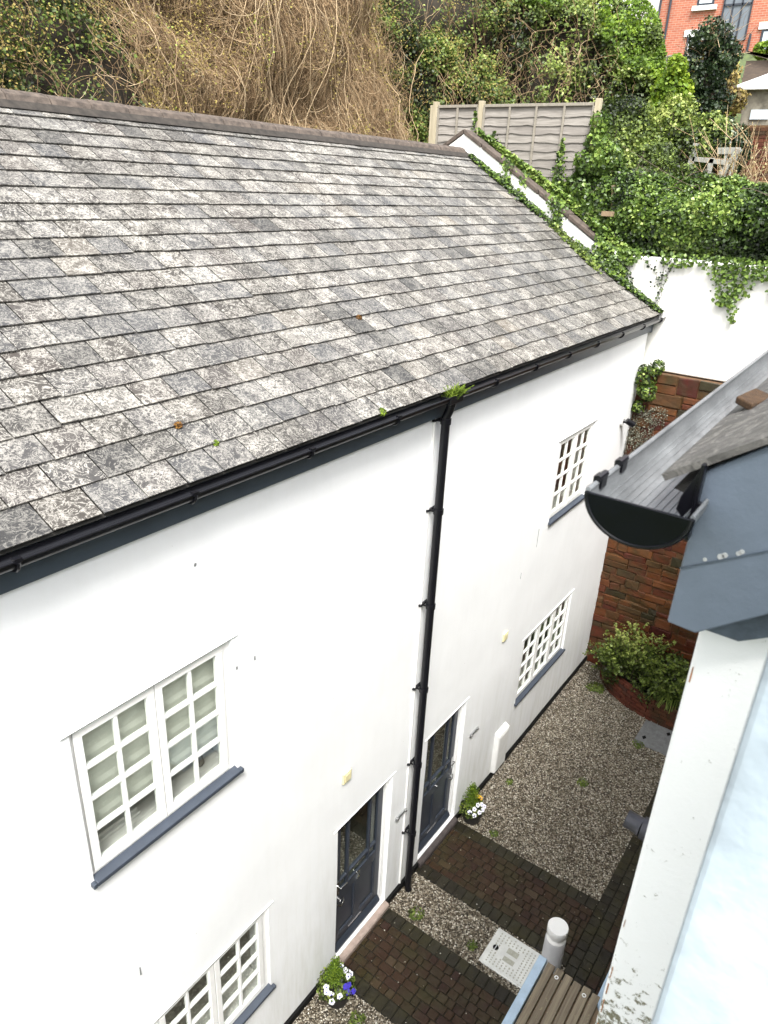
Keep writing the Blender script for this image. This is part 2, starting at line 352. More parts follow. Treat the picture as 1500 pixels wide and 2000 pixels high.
# ground
def m_gravel():
    m, nt, b = newmat('gravel'); p = coords(nt)
    v = nt.nodes.new('ShaderNodeTexVoronoi'); v.inputs['Scale'].default_value = 48; nt.links.new(p, v.inputs['Vector'])
    sp = nt.nodes.new('ShaderNodeSeparateColor'); nt.links.new(v.outputs['Color'], sp.inputs[0])
    r = ramp(nt, [(0, (.022, .018, .012)), (.35, (.085, .066, .042)), (.7, (.23, .195, .14)), (.93, (.50, .46, .38))], sp.outputs[0])
    e = ramp(nt, [(.2, 1), (.75, 0)], v.outputs['Distance'])
    n = noise(nt, 1.6, 4, .6, 0, p)
    c = mix(nt, ramp(nt, [(.5, 0), (.75, .55)], n.outputs[0]).outputs[0], r.outputs[0], (.045, .045, .02))
    nt.links.new(c, b.inputs['Base Color']); b.inputs['Roughness'].default_value = .7; bump(nt, e.outputs[0], .9, .02, b)
    return m
M['gravel'] = m_gravel()
M['pebble'] = leafmat('pebble', [(0, (.02, .016, .010)), (.28, (.085, .066, .042)), (.52, (.20, .165, .115)), (.80, (.44, .40, .31)), (1, (.80, .77, .68))], .6, 0)
M['earth'] = simple('hillside_earth', (.022, .017, .010), .95, .6, 3, 1)
M['grass'] = simple('rough_grass', (.055, .08, .022), .95, .5, 5, 1)
# foliage
M['vine'] = leafmat('dry_vine_stem', [(0, (.05, .028, .014)), (.25, (.16, .10, .05)), (.6, (.33, .225, .12)), (1, (.55, .43, .27))], .8, .1)
M['dryleaf'] = leafmat('olive_dry_leaf', [(0, (.05, .032, .014)), (.4, (.19, .14, .04)), (.75, (.33, .26, .07)), (1, (.26, .32, .06))], .7, .25)
M['green'] = leafmat('green_leaf', [(0, (.008, .014, .005)), (.3, (.038, .056, .014)), (.6, (.11, .16, .030)), (.85, (.20, .26, .05)), (1, (.34, .38, .11))], .45, .28)
M['lime'] = leafmat('lime_leaf', [(0, (.05, .09, .012)), (.5, (.15, .25, .02)), (1, (.33, .42, .04))], .5, .4)
M['ivy'] = leafmat('ivy_leaf', [(0, (.006, .012, .004)), (.3, (.028, .050, .012)), (.6, (.085, .145, .026)), (.85, (.19, .28, .05)), (1, (.34, .42, .12))], .35, .22)
M['darkivy'] = leafmat('dark_ivy_leaf', [(0, (.006, .012, .007)), (.5, (.022, .040, .014)), (.85, (.075, .11, .04)), (1, (.30, .34, .20))], .35, .15)
M['palebud'] = leafmat('pale_bud', [(0, (.22, .13, .06)), (.5, (.40, .33, .14)), (1, (.55, .55, .28))], .7, .3)
M['lichen'] = leafmat('lichen', [(0, (.05, .055, .035)), (.5, (.15, .15, .11)), (1, (.30, .30, .24))], .9, .1)
M['bark'] = simple('bark', (.085, .062, .045), .9, .4, 15, .9)
M['moss'] = leafmat('moss', [(0, (.05, .09, .012)), (.5, (.13, .20, .02)), (1, (.26, .35, .04))], .9, .3)
M['brownmoss'] = simple('brown_moss', (.055, .028, .010), .95, .5, 60, 1)
M['petal_white'] = simple('white_petal', (.80, .80, .84), .6, .05, 30, 0)
M['petal_yellow'] = simple('yellow_petal', (.80, .48, .03), .6, .1, 30, 0)
M['petal_blue'] = simple('blue_petal', (.05, .035, .38), .6, .3, 30, 0)
M['pot'] = simple('dark_pot', (.018, .016, .016), .5, .2, 10, .1)
def m_glass():
    m, nt, b = newmat('window_glass'); nt.nodes.remove(b)
    tr = nt.nodes.new('ShaderNodeBsdfTransparent'); tr.inputs[0].default_value = (.92, .95, .91, 1)
    gl = nt.nodes.new('ShaderNodeBsdfGlossy'); gl.inputs['Roughness'].default_value = .015; gl.inputs[0].default_value = (.92, .96, .92, 1)
    lw = nt.nodes.new('ShaderNodeLayerWeight'); lw.inputs[0].default_value = .5
    pw_ = nt.nodes.new('ShaderNodeMath'); pw_.operation = 'POWER'; pw_.inputs[1].default_value = 3.0; nt.links.new(lw.outputs['Facing'], pw_.inputs[0])
    fr = nt.nodes.new('ShaderNodeMath'); fr.operation = 'MULTIPLY_ADD'; fr.inputs[1].default_value = .8; fr.inputs[2].default_value = .13; nt.links.new(pw_.outputs[0], fr.inputs[0])
    n = noise(nt, 1.5, 1, .5, 0, coords(nt)); bp = nt.nodes.new('ShaderNodeBump'); bp.inputs['Strength'].default_value = .05; bp.inputs['Distance'].default_value = .02
    nt.links.new(n.outputs[0], bp.inputs['Height']); nt.links.new(bp.outputs[0], gl.inputs['Normal'])
    mx = nt.nodes.new('ShaderNodeMixShader'); nt.links.new(fr.outputs[0], mx.inputs[0]); nt.links.new(tr.outputs[0], mx.inputs[1]); nt.links.new(gl.outputs[0], mx.inputs[2])
    nt.links.new(mx.outputs[0], nt.nodes['Material Output'].inputs[0])
    return m
M['glass'] = m_glass()
def leaves(name, P, N, size, mat, parent=None, tint=None, flat=.5, asp=.45):
    """a folded two-triangle leaf at every point, turned mostly towards N"""
    n = len(P); N = N+rng.normal(0, flat, (n, 3)); N /= np.linalg.norm(N, axis=1)[:, None]+1e-9
    a = rng.normal(0, 1, (n, 3)); a -= N*(a*N).sum(1)[:, None]; a /= np.linalg.norm(a, axis=1)[:, None]+1e-9
    b = np.cross(N, a); s = (size*rng.uniform(.55, 1.3, n))[:, None] if np.isscalar(size) else (size*rng.uniform(.7, 1.2, n))[:, None]
    V = np.stack([P-a*s*.5, P+b*s*asp+N*s*.12-a*s*.08, P+a*s*.5-N*s*.08, P-b*s*asp+N*s*.12-a*s*.08], 1).reshape(-1, 3)
    i = np.arange(n)*4; F = np.stack([np.stack([i, i+2, i+1], 1), np.stack([i, i+3, i+2], 1)], 1).reshape(-1, 3)
    t = rng.uniform(0, 1, n) if tint is None else tint
    return fast_mesh(name, V, F, mat, parent, np.repeat(np.clip(t, 0, 1), 2))
def strands(name, paths, rad, mat, parent=None, tint=None, sides=3):
    """paths: (n, k, 3)"""
    n, k, _ = paths.shape; d = np.gradient(paths, axis=1); d /= np.linalg.norm(d, axis=2)[:, :, None]+1e-9
    h = np.zeros_like(d); h[..., 0] = .3; h[..., 1] = 1; r = np.cross(d, h); r /= np.linalg.norm(r, axis=2)[:, :, None]+1e-9; q = np.cross(d, r)
    rad = np.asarray(rad, dtype=float).reshape(-1, 1, 1)*np.linspace(1, .5, k)[None, :, None]
    V = np.stack([paths+(r*math.cos(2*math.pi*j/sides)+q*math.sin(2*math.pi*j/sides))*rad for j in range(sides)], 2).reshape(-1, 3)
    base = (np.arange(n)*k*sides)[:, None, None]+(np.arange(k-1)*sides)[None, :, None]; j = np.arange(sides)[None, None, :]; j2 = (j+1) % sides
    F = np.stack([base+j, base+j2, base+sides+j2, base+sides+j], -1).reshape(-1, 4)
    t = rng.uniform(0, 1, n) if tint is None else tint
    return fast_mesh(name, V, F, mat, parent, np.repeat(t, (k-1)*sides))
def blob_leaves(cs, rs, n, squash=1.0):
    """points and normals on the shells of several noisy ellipsoids; points inside another one are dropped"""
    cs = np.array(cs, dtype=float); rs = np.array(rs, dtype=float)
    if rs.ndim == 1: rs = np.stack([rs, rs, rs*squash], 1)
    wgt = (rs[:, 0]*rs[:, 2]); k = rng.choice(len(cs), n, p=wgt/wgt.sum())
    d = rng.normal(0, 1, (n, 3)); d /= np.linalg.norm(d, axis=1)[:, None]
    q = cs[k]+d*rs[k]; nz = fbm(q, 1.1/max(.12, float(rs[:, 0].mean())), 5, 3)
    P = cs[k]+d*rs[k]*(.45+1.0*nz+rng.normal(0, .09, n))[:, None]
    inside = np.zeros(n, bool)
    for c, r in zip(cs, rs): inside |= (((P-c)/r)**2).sum(1) < .35
    return P[~inside], d[~inside]
# ---------------------------------------------------------------- GROUND
g = MB(); g.add([(-300, -300, -.03), (500, -300, -.03), (500, 300, -.03), (-300, 300, -.03)], [(0, 1, 2, 3)]); tag(g.build('ground', M['grass']), kind='structure')
g = MB(); g.add([(-6, -9, 0), (13.3, -9, 0), (13.3, .05, 0), (-6, .05, 0)], [(0, 1, 2, 3)]); tag(g.build('gravel_bed', M['gravel']), kind='structure')
P1, P2, SY = (4.58, 5.76), (6.46, 7.63), -2.33
def in_path(x, y): return ((P1[0] < x) & (x < P1[1])) | ((P2[0] < x) & (x < P2[1])) | (y < SY)
# loose stones
n = 52000; X = rng.uniform(2.8, 12.9, n); Y = rng.uniform(-2.75, -.03, n); keep = ~in_path(X, Y) | (rng.uniform(0, 1, n) < .012)
X, Y = X[keep], Y[keep]; n = len(X); onp = in_path(X, Y)
s = rng.uniform(.007, .016, n); s[onp] *= .7
C0 = np.stack([X, Y, np.where(onp, .032, .008)+rng.uniform(0, .008, n)], 1)
O = np.array([(1, 0, 0), (-1, 0, 0), (0, 1, 0), (0, -1, 0), (0, 0, .7), (0, 0, -.7)], float)
V = (C0[:, None, :]+O[None]*s[:, None, None]*rng.uniform(.6, 1.3, (n, 6, 1))); ang = rng.uniform(0, 6.28, n); ca, sa = np.cos(ang), np.sin(ang)
rel = V-C0[:, None, :]; V = C0[:, None, :]+np.stack([rel[..., 0]*ca[:, None]-rel[..., 1]*sa[:, None], rel[..., 0]*sa[:, None]+rel[..., 1]*ca[:, None], rel[..., 2]], 2)
OF = np.array([(0, 2, 4), (2, 1, 4), (1, 3, 4), (3, 0, 4), (2, 0, 5), (1, 2, 5), (3, 1, 5), (0, 3, 5)])
F = (np.arange(n)*6)[:, None, None]+OF[None]
tag(fast_mesh('gravel', V.reshape(-1, 3), F.reshape(-1, 3), M['pebble'], None, np.repeat(rng.beta(1.3, 1.2, n), 8)), 'grey and brown loose gravel spread over the courtyard', 'gravel', kind='stuff')
# block paving
def paving(name, x0, x1, y0, y1):
    m = MB(); m.box(x0, x1, y0, y1, -.02, .012, .5); o = m.build(name+'_bed', M['soil']); tag(o, kind='structure')
    b = MB()
    def blk(a, b_, c, d, t):
        gp = .005; z = .026+rnd.uniform(-.003, .003)
        b.box(a+gp, b_-gp, c+gp, d-gp, -.01, z, t, .0022)
    bw = .19
    y = y0
    while y < y1-.02:       # soldier borders
        for (a, c) in ((x0, x0+bw), (x1-bw, x1)):
            blk(a, c, y, min(y+.14, y1), rnd.choice([.62, .66, .75, .8, .7]))
        y += .14
    x = x0+bw; nx = 7; wx = (x1-x0-2*bw)/nx
    for i in range(nx):
        y = y0-rnd.uniform(0, .1)
        while y < y1-.03:
            l = rnd.choice([.10, .13, .13, .17, .2]); a, c = max(y, y0), min(y+l, y1)
            if c-a > .03:
                t = rnd.choice([.05, .15, .25, .35, .4, .5, .3, .2]);
                if rnd.random() < .06: t = .95
                blk(x+i*wx, x+(i+1)*wx, a, c, t)
            y += l
    o = b.build(name, M['paver'], bevel=.006, seg=1); tag(o, kind='structure')
paving('path_near', P1[0], P1[1], SY, -.03); paving('path_far', P2[0], P2[1], SY, -.03)
b = MB(); m_ = MB(); m_.box(-3, 12.2, -9, SY-.001, -.02, .012); tag(m_.build('pavement_bed', M['soil']), kind='structure')
y = SY
while y > -4.2:
    x = 2+rnd.uniform(0, .1)
    while x < 12.0:
        l = .2 if y < SY-.2 else .14
        t = rnd.choice([.62, .7, .75, .8]) if y > SY-.19 else rnd.choice([.1, .3, .5, .62, .35])
        b.box(x+.004, x+l-.004, y-.135, y-.005, -.01, .026+rnd.uniform(-.003, .003), t, .002); x += l
    y -= .14
tag(b.build('pavement', M['paver'], bevel=.005, seg=1), kind='structure')
# ---------------------------------------------------------------- COTTAGE
WX0, WX1, WH = -4.0, 13.02, 7.0
cot = empty('white_cottage', (4.5, 3.0, 0), 'two storey white rendered cottage with lichened slate roof and two dark doors', 'house')
wins = [(1.86, 3.26, 4.35, 5.68, 2), (1.56, 3.575, 1.04, 2.294, 3), (9.70, 11.10, 4.40, 5.70, 2), (9.40, 11.40, 1.15, 2.42, 3)]
doors = [(4.68, 5.75, .13, 2.37), (6.55, 7.58, .13, 2.37)]
holes = [w_[:4] for w_ in wins]+doors
def grid_lines(a, b, extra, step):
    L = sorted(set([a, b]+[e for e in extra])); out = []
    for i in range(len(L)-1):
        k = max(1, round((L[i+1]-L[i])/step)); out += [L[i]+(L[i+1]-L[i])*j/k for j in range(k)]
    return out+[L[-1]]
gx = grid_lines(WX0, WX1, [h for q in holes for h in q[:2]], .25); gz = grid_lines(0.0, WH, [h for q in holes for h in q[2:]], .25)
def inhole(x, z): return any(h[0] < x < h[1] and h[2] < z < h[3] for h in holes)
vid = {}; V = []; F = []
def wy(x, z):
    p = np.array([[x, 0, z]]); return float((fbm(p, .9, 3, 2)[0]-.5)*.022)
def vtx(i, j, dep=0):
    k = (i, j, dep)
    if k not in vid:
        y = wy(gx[i], gz[j]) if dep == 0 else dep
        vid[k] = len(V); V.append((gx[i], y, gz[j]))
    return vid[k]
for i in range(len(gx)-1):
    for j in range(len(gz)-1):
        cx, cz = (gx[i]+gx[i+1])/2, (gz[j]+gz[j+1])/2
        if inhole(cx, cz): continue
        F.append((vtx(i, j), vtx(i+1, j), vtx(i+1, j+1), vtx(i, j+1)))
        for (di, dj, e) in ((1, 0, ((1, 0), (1, 1))), (-1, 0, ((0, 1), (0, 0))), (0, 1, ((1, 1), (0, 1))), (0, -1, ((0, 0), (1, 0)))):
            ii, jj = i+di, j+dj
            if 0 <= ii < len(gx)-1 and 0 <= jj < len(gz)-1 and inhole((gx[ii]+gx[ii+1])/2, (gz[jj]+gz[jj+1])/2):
                a, c = e; A, B = (i+a[0], j+a[1]), (i+c[0], j+c[1])
                F.append((vtx(*B), vtx(*A), vtx(*A, .30), vtx(*B, .30)))
n0 = len(V)
# end gable, back wall, far side
V += [(WX1, 0, 0), (WX1, 6, 0), (WX1, 6, WH), (WX1, 0, WH), (WX0, 0, 0), (WX0, 6, 0), (WX0, 6, WH), (WX0, 0, WH)]
F += [(n0, n0+1, n0+2, n0+3), (n0+4, n0+7, n0+6, n0+5), (n0+1, n0+5, n0+6, n0+2)]
me = bpy.data.meshes.new('wall'); me.from_pydata(V, [], F); me.update()
wall = link_mesh('wall', me, M['render'], cot, True)
import bmesh
bm = bmesh.new(); bm.from_mesh(me)
for e in bm.edges:
    if len(e.link_faces) == 2 and e.calc_face_angle(0) > R(35): e.smooth = False
bm.to_mesh(me); bm.free()
# plinth between doors
pl = MB(); xs = [WX0]+[v for d in doors for v in d[:2]]+[WX1]
for i in range(0, len(xs), 2): pl.box(xs[i]-.012*(i > 0), xs[i+1]+.012*(i+1 < len(xs)-1), -.035, .02, 0, .105)
pl.build('plinth', M['bitumen'], cot, bevel=.006)
# drip beads over openings
for h in holes:
    m = MB(); m.prism([(.004, h[3]+.016), (-.012, h[3]+.003), (-.010, h[3]-.003), (.02, h[3]-.001)], 0, h[0]-.07, h[1]+.06); m.build('drip_bead', M['white'], cot)
# windows
def window(x0, x1, z0, z1, nc, mat_in):
    D = .030
    fr = MB(); f = .030; fR = .075
    fr.box(x0+.003, x1-.003, D, D+.07, z1-f, z1-.003); fr.box(x0+.003, x1-.003, D, D+.07, z0+.003, z0+f)
    fr.box(x0+.003, x0+f, D, D+.07, z0+f, z1-f); fr.box(x1-fR, x1-.003, D, D+.07, z0+f, z1-f)
    win = fr.build('window', M['white'], cot, bevel=.004)
    wc = (x1-x0-f-fR)/nc; gl = MB()
    for c in range(nc):
        a, b_ = x0+f+c*wc+.004, x0+f+(c+1)*wc-.004; za, zb = z0+f+.004, z1-f-.004; st = .062
        s = MB(); y0, y1 = D-.012, D+.035
        s.box(a, b_, y0, y1, za, za+st+.012); s.box(a, b_, y0, y1, zb-st, zb); s.box(a, a+st, y0+.0005, y1, za+st+.012, zb-st); s.box(b_-st, b_, y0+.0005, y1, za+st+.012, zb-st)
        mw = .030; xm = (a+b_)/2; s.box(xm-mw/2, xm+mw/2, y0+.006, y1, za+st+.012, zb-st)
        zi0, zi1 = za+st+.012, zb-st
        for k in range(1, 4):
            zk = zi0+(zi1-zi0)*k/4
            s.box(a+st, xm-mw/2, y0+.006, y1, zk-mw/2, zk+mw/2); s.box(xm+mw/2, b_-st, y0+.006, y1, zk-mw/2, zk+mw/2)
        s.build('casement', M['white'], win, bevel=.004)
        gl.add([(a+.02, D+.012, za+.02), (b_-.02, D+.012, za+.02), (b_-.02, D+.012, zb-.02), (a+.02, D+.012, zb-.02)], [(0, 1, 2, 3)])
        # hinges and stay
    gl.build('glass', M['glass'], win)
    sl = MB(); sl.prism([(.04, z0+.012), (.04, z0-.03), (-.045, z0-.046), (-.045, z0-.006)], 0, x0+.002, x1-.002); sl.box(x0-.03, x0+.001, -.046, .0, z0-.048, z0-.006); sl.box(x1-.001, x1+.035, -.046, .0, z0-.048, z0-.006); sl.build('sill', M['sill_paint'], win, bevel=.006)
    ins = MB(); X0, X1 = x0-.5, x1+.6; Z0, Z1 = z0-.8, z1+.25; Y0, Y1 = .302, 2.6
    ins.add([(X0, Y0, Z0), (X1, Y0, Z0), (X1, Y1, Z0), (X0, Y1, Z0), (X0, Y0, Z1), (X1, Y0, Z1), (X1, Y1, Z1), (X0, Y1, Z1)], [(0, 1, 2, 3), (2, 6, 7, 3), (0, 3, 7, 4), (1, 5, 6, 2), (4, 7, 6, 5)])
    ins.build('room_lining', mat_in, win)
    bd = MB(); bd.box(x0+.01, x1-.01, D+.072, .36, z0+.002, z0+.03); bd.build('window_board', M['white_dull'], win)
    return win
W1 = window(*wins[0], M['interior']); W2 = window(*wins[1], M['interior_dark']); W3 = window(*wins[2], M['interior_dark']); W4 = window(*wins[3], M['interior_dark'])
bl = MB(); k_ = 22
zz = [5.70-(5.70-4.64)*i/k_ for i in range(k_+1)]
for c0, c1, cut in ((1.9, 2.55, 0), (2.57, 3.24, 1)):
    for i in range(k_-cut): bl.add([(c0, .115+.006*(i % 2), zz[i]), (c1, .115+.006*(i % 2), zz[i]), (c1, .115+.006*((i+1) % 2), zz[i+1]), (c0, .115+.006*((i+1) % 2), zz[i+1])], [(0, 1, 2, 3)])
bl.build('blind', M['blind_cloth'], W1)  # pale sheet added behind the glass to brighten the panes like a reflection
# things standing on the window board of the near upper room
m = MB(); m.lathe((3.05, .24, 4.392), [(.03, 0), (.045, .03), (.03, .10), (.012, .14), (.03, .19), (.004, .21)], 12); tag(m.build('window_ornament', M['plaster_item'], None, True), 'small dark ornament on the board inside the large upstairs window', 'ornament')
m = MB(); m.box(2.05, 2.42, .20, .31, 4.392, 4.42); m.box(2.06, 2.41, .225, .325, 4.42, 4.45, .3); tag(m.build('book_stack', M['white_dull'], None, bevel=.004), 'pale books lying flat on the board inside the large upstairs window', 'books')
# doors
def door(x0, x1, z0, z1, hand, sillmat, num):
    D = .082
    xr = x1-.062; xl = x0+.062
    fr = MB(); fr.box(xr, x1-.002, D-.03, D+.08, z0, z1-.002); fr.box(x0+.002, xl, D-.03, D+.08, z0, z1-.002); fr.box(xl, xr, D-.03, D+.08, z1-.06, z1-.004)
    dr = empty('door', (0, 0, 0), None, None); dr.parent = cot; dr.location = Vector(((x0+x1)/2, D, z0))-Vector(cot.location)
    fr.build('frame', M['white'], dr, bevel=.004)
    # leaf: stiles, rails, muntins, sunk panels, glazing
    a, b_ = xl+.002, xr-.002; za, zb = z0+.03, z1-.065; y0 = D; st = .105
    s = MB(); W = b_-a; H = zb-za
    zr1 = za+.20; zr2 = za+.86; zr3 = zr2+.13      # lower panels / lock rail
    s.box(a, a+st, y0, y0+.045, za, zb); s.box(b_-st, b_, y0, y0+.045, za, zb)
    s.box(a+st, b_-st, y0+.0008, y0+.045, za, zr1); s.box(a+st, b_-st, y0+.0008, y0+.045, zr2, zr3); s.box(a+st, b_-st, y0+.0008, y0+.045, zb-.10, zb)
    xm = (a+b_)/2; s.box(xm-.05, xm+.05, y0+.001, y0+.045, zr1, zr2)
    s.box(a+st, b_-st, y0+.022, y0+.04, zr1, zr2, .5)
    for (p, q) in ((a+st, xm-.05), (xm+.05, b_-st)):   # bolection moulds
        for (u0, u1, w0, w1) in ((p, q, zr1, zr1+.022), (p, q, zr2-.022, zr2), (p, p+.022, zr1+.022, zr2-.022), (q-.022, q, zr1+.022, zr2-.022)):
            s.box(u0, u1, y0+.004, y0+.03, w0, w1)
    i0, i1 = a+st, b_-st; g1, g2 = i0+.15, i1-.15; zs = zr3+.16
    for gxx in (g1, g2): s.box(gxx-.017, gxx+.017, y0-.004, y0+.04, zr3, zb-.10)
    for (p, q) in ((i0, g1-.017), (g1+.017, g2-.017), (g2+.017, i1)): s.box(p, q, y0-.003, y0+.04, zs-.017, zs+.017)
    for zz in (zr3, zb-.115): s.box(i0, i1, y0-.008, y0+.001, zz, zz+.022)
    s.build('leaf', M['door'], dr, bevel=.004)
    w_ = MB(); w_.prism([(y0-.002, za+.10), (y0-.002, za), (y0-.05, za), (y0-.05, za+.03)], 0, a+.01, b_-.01); w_.build('weatherboard', M['door'], dr, bevel=.004)
    gl = MB(); gl.add([(i0, y0+.02, zr3), (i1, y0+.02, zr3), (i1, y0+.02, zb-.1), (i0, y0+.02, zb-.1)], [(0, 1, 2, 3)]); gl.build('glazing', M['glass'], dr)
    bk = MB(); X0, X1, Y0, Y1 = x0-.3, x1+.3, .302, 2.5
    bk.add([(X0, Y0, z0), (X1, Y0, z0), (X1, Y1, z0), (X0, Y1, z0), (X0, Y0, z1+.2), (X1, Y0, z1+.2), (X1, Y1, z1+.2), (X0, Y1, z1+.2)], [(0, 1, 2, 3), (2, 6, 7, 3), (0, 3, 7, 4), (1, 5, 6, 2), (4, 7, 6, 5)])
    bk.build('hall_lining', M['hall'], dr)
    hx = a+.055 if hand == 'l' else b_-.055; sg = 1 if hand == 'l' else -1
    h = MB(); h.box(hx-.022, hx+.022, y0-.010, y0, zr3-.02, zr3+.20); h.tube([(hx, y0-.01, zr3+.13), (hx, y0-.055, zr3+.13), (hx+sg*.12, y0-.06, zr3+.125)], .010, 8); h.build('handle', M['chrome'], dr, True, bevel=.003)
    k = MB(); k.tube([(hx+.03*sg+.055*math.cos(t), y0-.03-.02*math.sin(t), zr3-.13-.055*math.sin(t)) for t in [math.pi*i/8 for i in range(9)]], .008, 7); k.tube([(hx+.03*sg, y0, zr3-.12), (hx+.03*sg, y0-.03, zr3-.12)], .014, 8); k.build('knocker', M['chrome'], dr, True)
    lb = MB(); lb.box(xm-.17, xm+.10, y0-.006, y0+.002, zr1-.075, zr1-.05); lb.build('letter_plate', M['chrome'], dr, bevel=.003)
    if num:
        cu = bpy.data.curves.new('numeral', 'FONT'); cu.body = num; cu.size = .17; cu.extrude = .004; cu.align_x = 'CENTER'
        t = bpy.data.objects.new('tmp', cu); col.objects.link(t); bpy.context.view_layer.update()
        me = bpy.data.meshes.new_from_object(t.evaluated_get(bpy.context.evaluated_depsgraph_get())); bpy.data.objects.remove(t)
        me.transform(Matrix.Translation((xm, y0-.005, zr3-.12)) @ Matrix.Rotation(R(90), 4, 'X'))
        link_mesh('numeral', me, M['chrome'], dr)
    else:
        q = MB(); q.tube([(xm, y0, zr3-.06), (xm, y0-.02, zr3-.06)], .016, 10); q.build('door_viewer', M['chrome'], dr, True)
    th = MB(); th.prism([(.12, z0+.01), (.12, .004), (-.075, .004), (-.075, z0-.05), (-.06, z0-.03)], 0, x0-.01, x1+.01); th.build('threshold', sillmat, dr, bevel=.008)
door(*doors[0], 'l', M['stone_sill'], '2'); door(*doors[1], 'r', M['dark_sill'], None)
# meter box
m = MB(); m.prism([(.0, .95), (-.085, .90), (-.085, .14), (.0, .12)], 0, 8.74, 9.12)
mb = m.build('meter_box', M['white_dull'], None, bevel=.012); tag(mb, 'white meter box with sloping top at the foot of the cottage wall', 'meter box')
m = MB(); m.box(8.765, 9.095, -.091, -.084, .17, .87); m.build('cover', M['white_dull'], mb, bevel=.004)
# fascia, soffit
m = MB(); m.box(WX0, WX1+.06, -.045, -.012, 6.85, 7.09); m.build('fascia', M['blue'], cot, bevel=.004)
m = MB(); m.box(WX1+.0, WX1+.07, -.05, .10, 6.83, 7.11); m.build('fascia_end', M['blue'], cot, bevel=.004)
m = MB(); m.box(WX0, WX1, -.012, .05, 6.86, 7.0); m.build('soffit', M['blue'], cot)
# roof slates
E0 = np.array([-.13, 7.14]); RD = np.array([4.13, 2.42]); RL = np.linalg.norm(RD); RD /= RL; RN = np.array([-RD[1], RD[0]])
RX1 = 13.10
def rp(x, s_, h=0): return (x, E0[0]+RD[0]*s_+RN[0]*h, E0[1]+RD[1]*s_+RN[1]*h)
roof = MB(); roof.add([rp(WX0, 0, -.025), rp(RX1, 0, -.025), rp(RX1, RL, -.025), rp(WX0, RL, -.025)], [(0, 1, 2, 3)])
roof.add([(WX0, 4.0, 9.54), (RX1, 4.0, 9.54), (RX1, 6.2, 8.3), (WX0, 6.2, 8.3)], [(0, 1, 2, 3)]); rf = roof.build('roof', M['slate_back'], cot)
sl = MB(); EXP = .236; nr = int(RL/EXP)+1; SW = .312
for r in range(nr):
    s0 = r*EXP; off = (SW/2 if r % 2 else 0)+.02+rnd.uniform(-.012, .012)
    x = WX0-off
    while x < RX1:
        wdt = SW*rnd.uniform(.985, 1.015)
        a, b_ = max(x, WX0)+.0050, min(x+wdt, RX1)-.0050; x += wdt
        if b_-a < .03: continue
        ds = rnd.uniform(-.006, .006); top = min(s0+EXP+.05, RL-.01); tl = rnd.uniform(-.002, .002); hb = .021+rnd.uniform(0, .006)
        t = rnd.choice([.05, .15, .2, .3, .35, .4, .45, .5, .55, .6, .68, .75, .82]) if rnd.random() > .07 else rnd.choice([.9, .93, .97])
        t = min(1, max(0, t+rnd.uniform(-.03, .03)))
        ch = rnd.uniform(0, .012) if rnd.random() < .15 else 0
        vs = [rp(a, s0+ds+ch, hb+tl), rp(b_, s0+ds, hb-tl), rp(b_, top, .002), rp(a, top, .002), rp(a, s0+ds+ch, hb+tl-.010), rp(b_, s0+ds, hb-tl-.010)]
        sl.add(vs, [(0, 1, 2, 3), (4, 5, 1, 0), (4, 0, 3), (1, 5, 2)], t)
sl.build('slates', M['slate'], rf)
# ridge
rd = MB(); mo = MB(); x = WX0
while x < 12.98:
    x2 = min(x+.46, 13.0); dz = rnd.uniform(-.006, .006); dy = rnd.uniform(-.008, .008)
    prof = [(3.86+dy, 9.525+dz), (3.90+dy, 9.60+dz), (3.96+dy, 9.635+dz), (4.02+dy, 9.645+dz), (4.08+dy, 9.63+dz), (4.14+dy, 9.60+dz), (4.18+dy, 9.53+dz)]
    rd.prism(prof, 0, x+.004, x2-.004, rnd.random()); x = x2
mo.prism([(3.79, 9.475), (3.86, 9.545), (4.18, 9.545), (4.25, 9.475)], 0, WX0, 12.98)
rdo = rd.build('ridge_tiles', M['ridge'], rf, bevel=.008); mo.build('ridge_mortar', M['mortar'], rf)
# lead flashing along verge
m = MB()
for k in range(20):
    s0, s1 = RL*k/20, RL*(k+1)/20-.004
    m.add([rp(RX1-.04, s0, .03), rp(RX1+.02, s0, .035), rp(RX1+.02, s1, .035), rp(RX1-.04, s1, .03)], [(0, 1, 2, 3)], rnd.random())
m.build('verge_flashing', M['mortar'], rf)
# gable parapet
def par(y): return 7.14+(y+.13)*RD[1]/RD[0]
pw = MB(); lo, hi = 1.12, 4.03
pw.prism([(lo, 6.0), (lo, par(lo)+.23), (lo+.12, par(lo+.12)+.26), (hi, par(hi)+.30), (5.8, par(hi)+.30-1.1), (5.8, 6.0)], 0, RX1+.022, RX1+.30); pw.build('gable_parapet', M['render_far'], cot, bevel=.01)
cp = MB(); y = lo+.05
while y < hi:
    y2 = min(y+.62, hi+.02); h = .27+rnd.uniform(0, .02)
    za, zb = par(y)+h+.0, par(y2-.012)+h
    cp.add([(RX1+.0, y, za), (RX1+.33, y, za), (RX1+.33, y2-.012, zb), (RX1+.0, y2-.012, zb), (RX1+.0, y, za+.085), (RX1+.33, y, za+.075), (RX1+.33, y2-.012, zb+.075), (RX1+.0, y2-.012, zb+.085)],
           [(0, 3, 2, 1), (4, 5, 6, 7), (0, 1, 5, 4), (2, 3, 7, 6), (0, 4, 7, 3), (1, 2, 6, 5)], rnd.random()); y = y2
z0 = par(hi)+.285
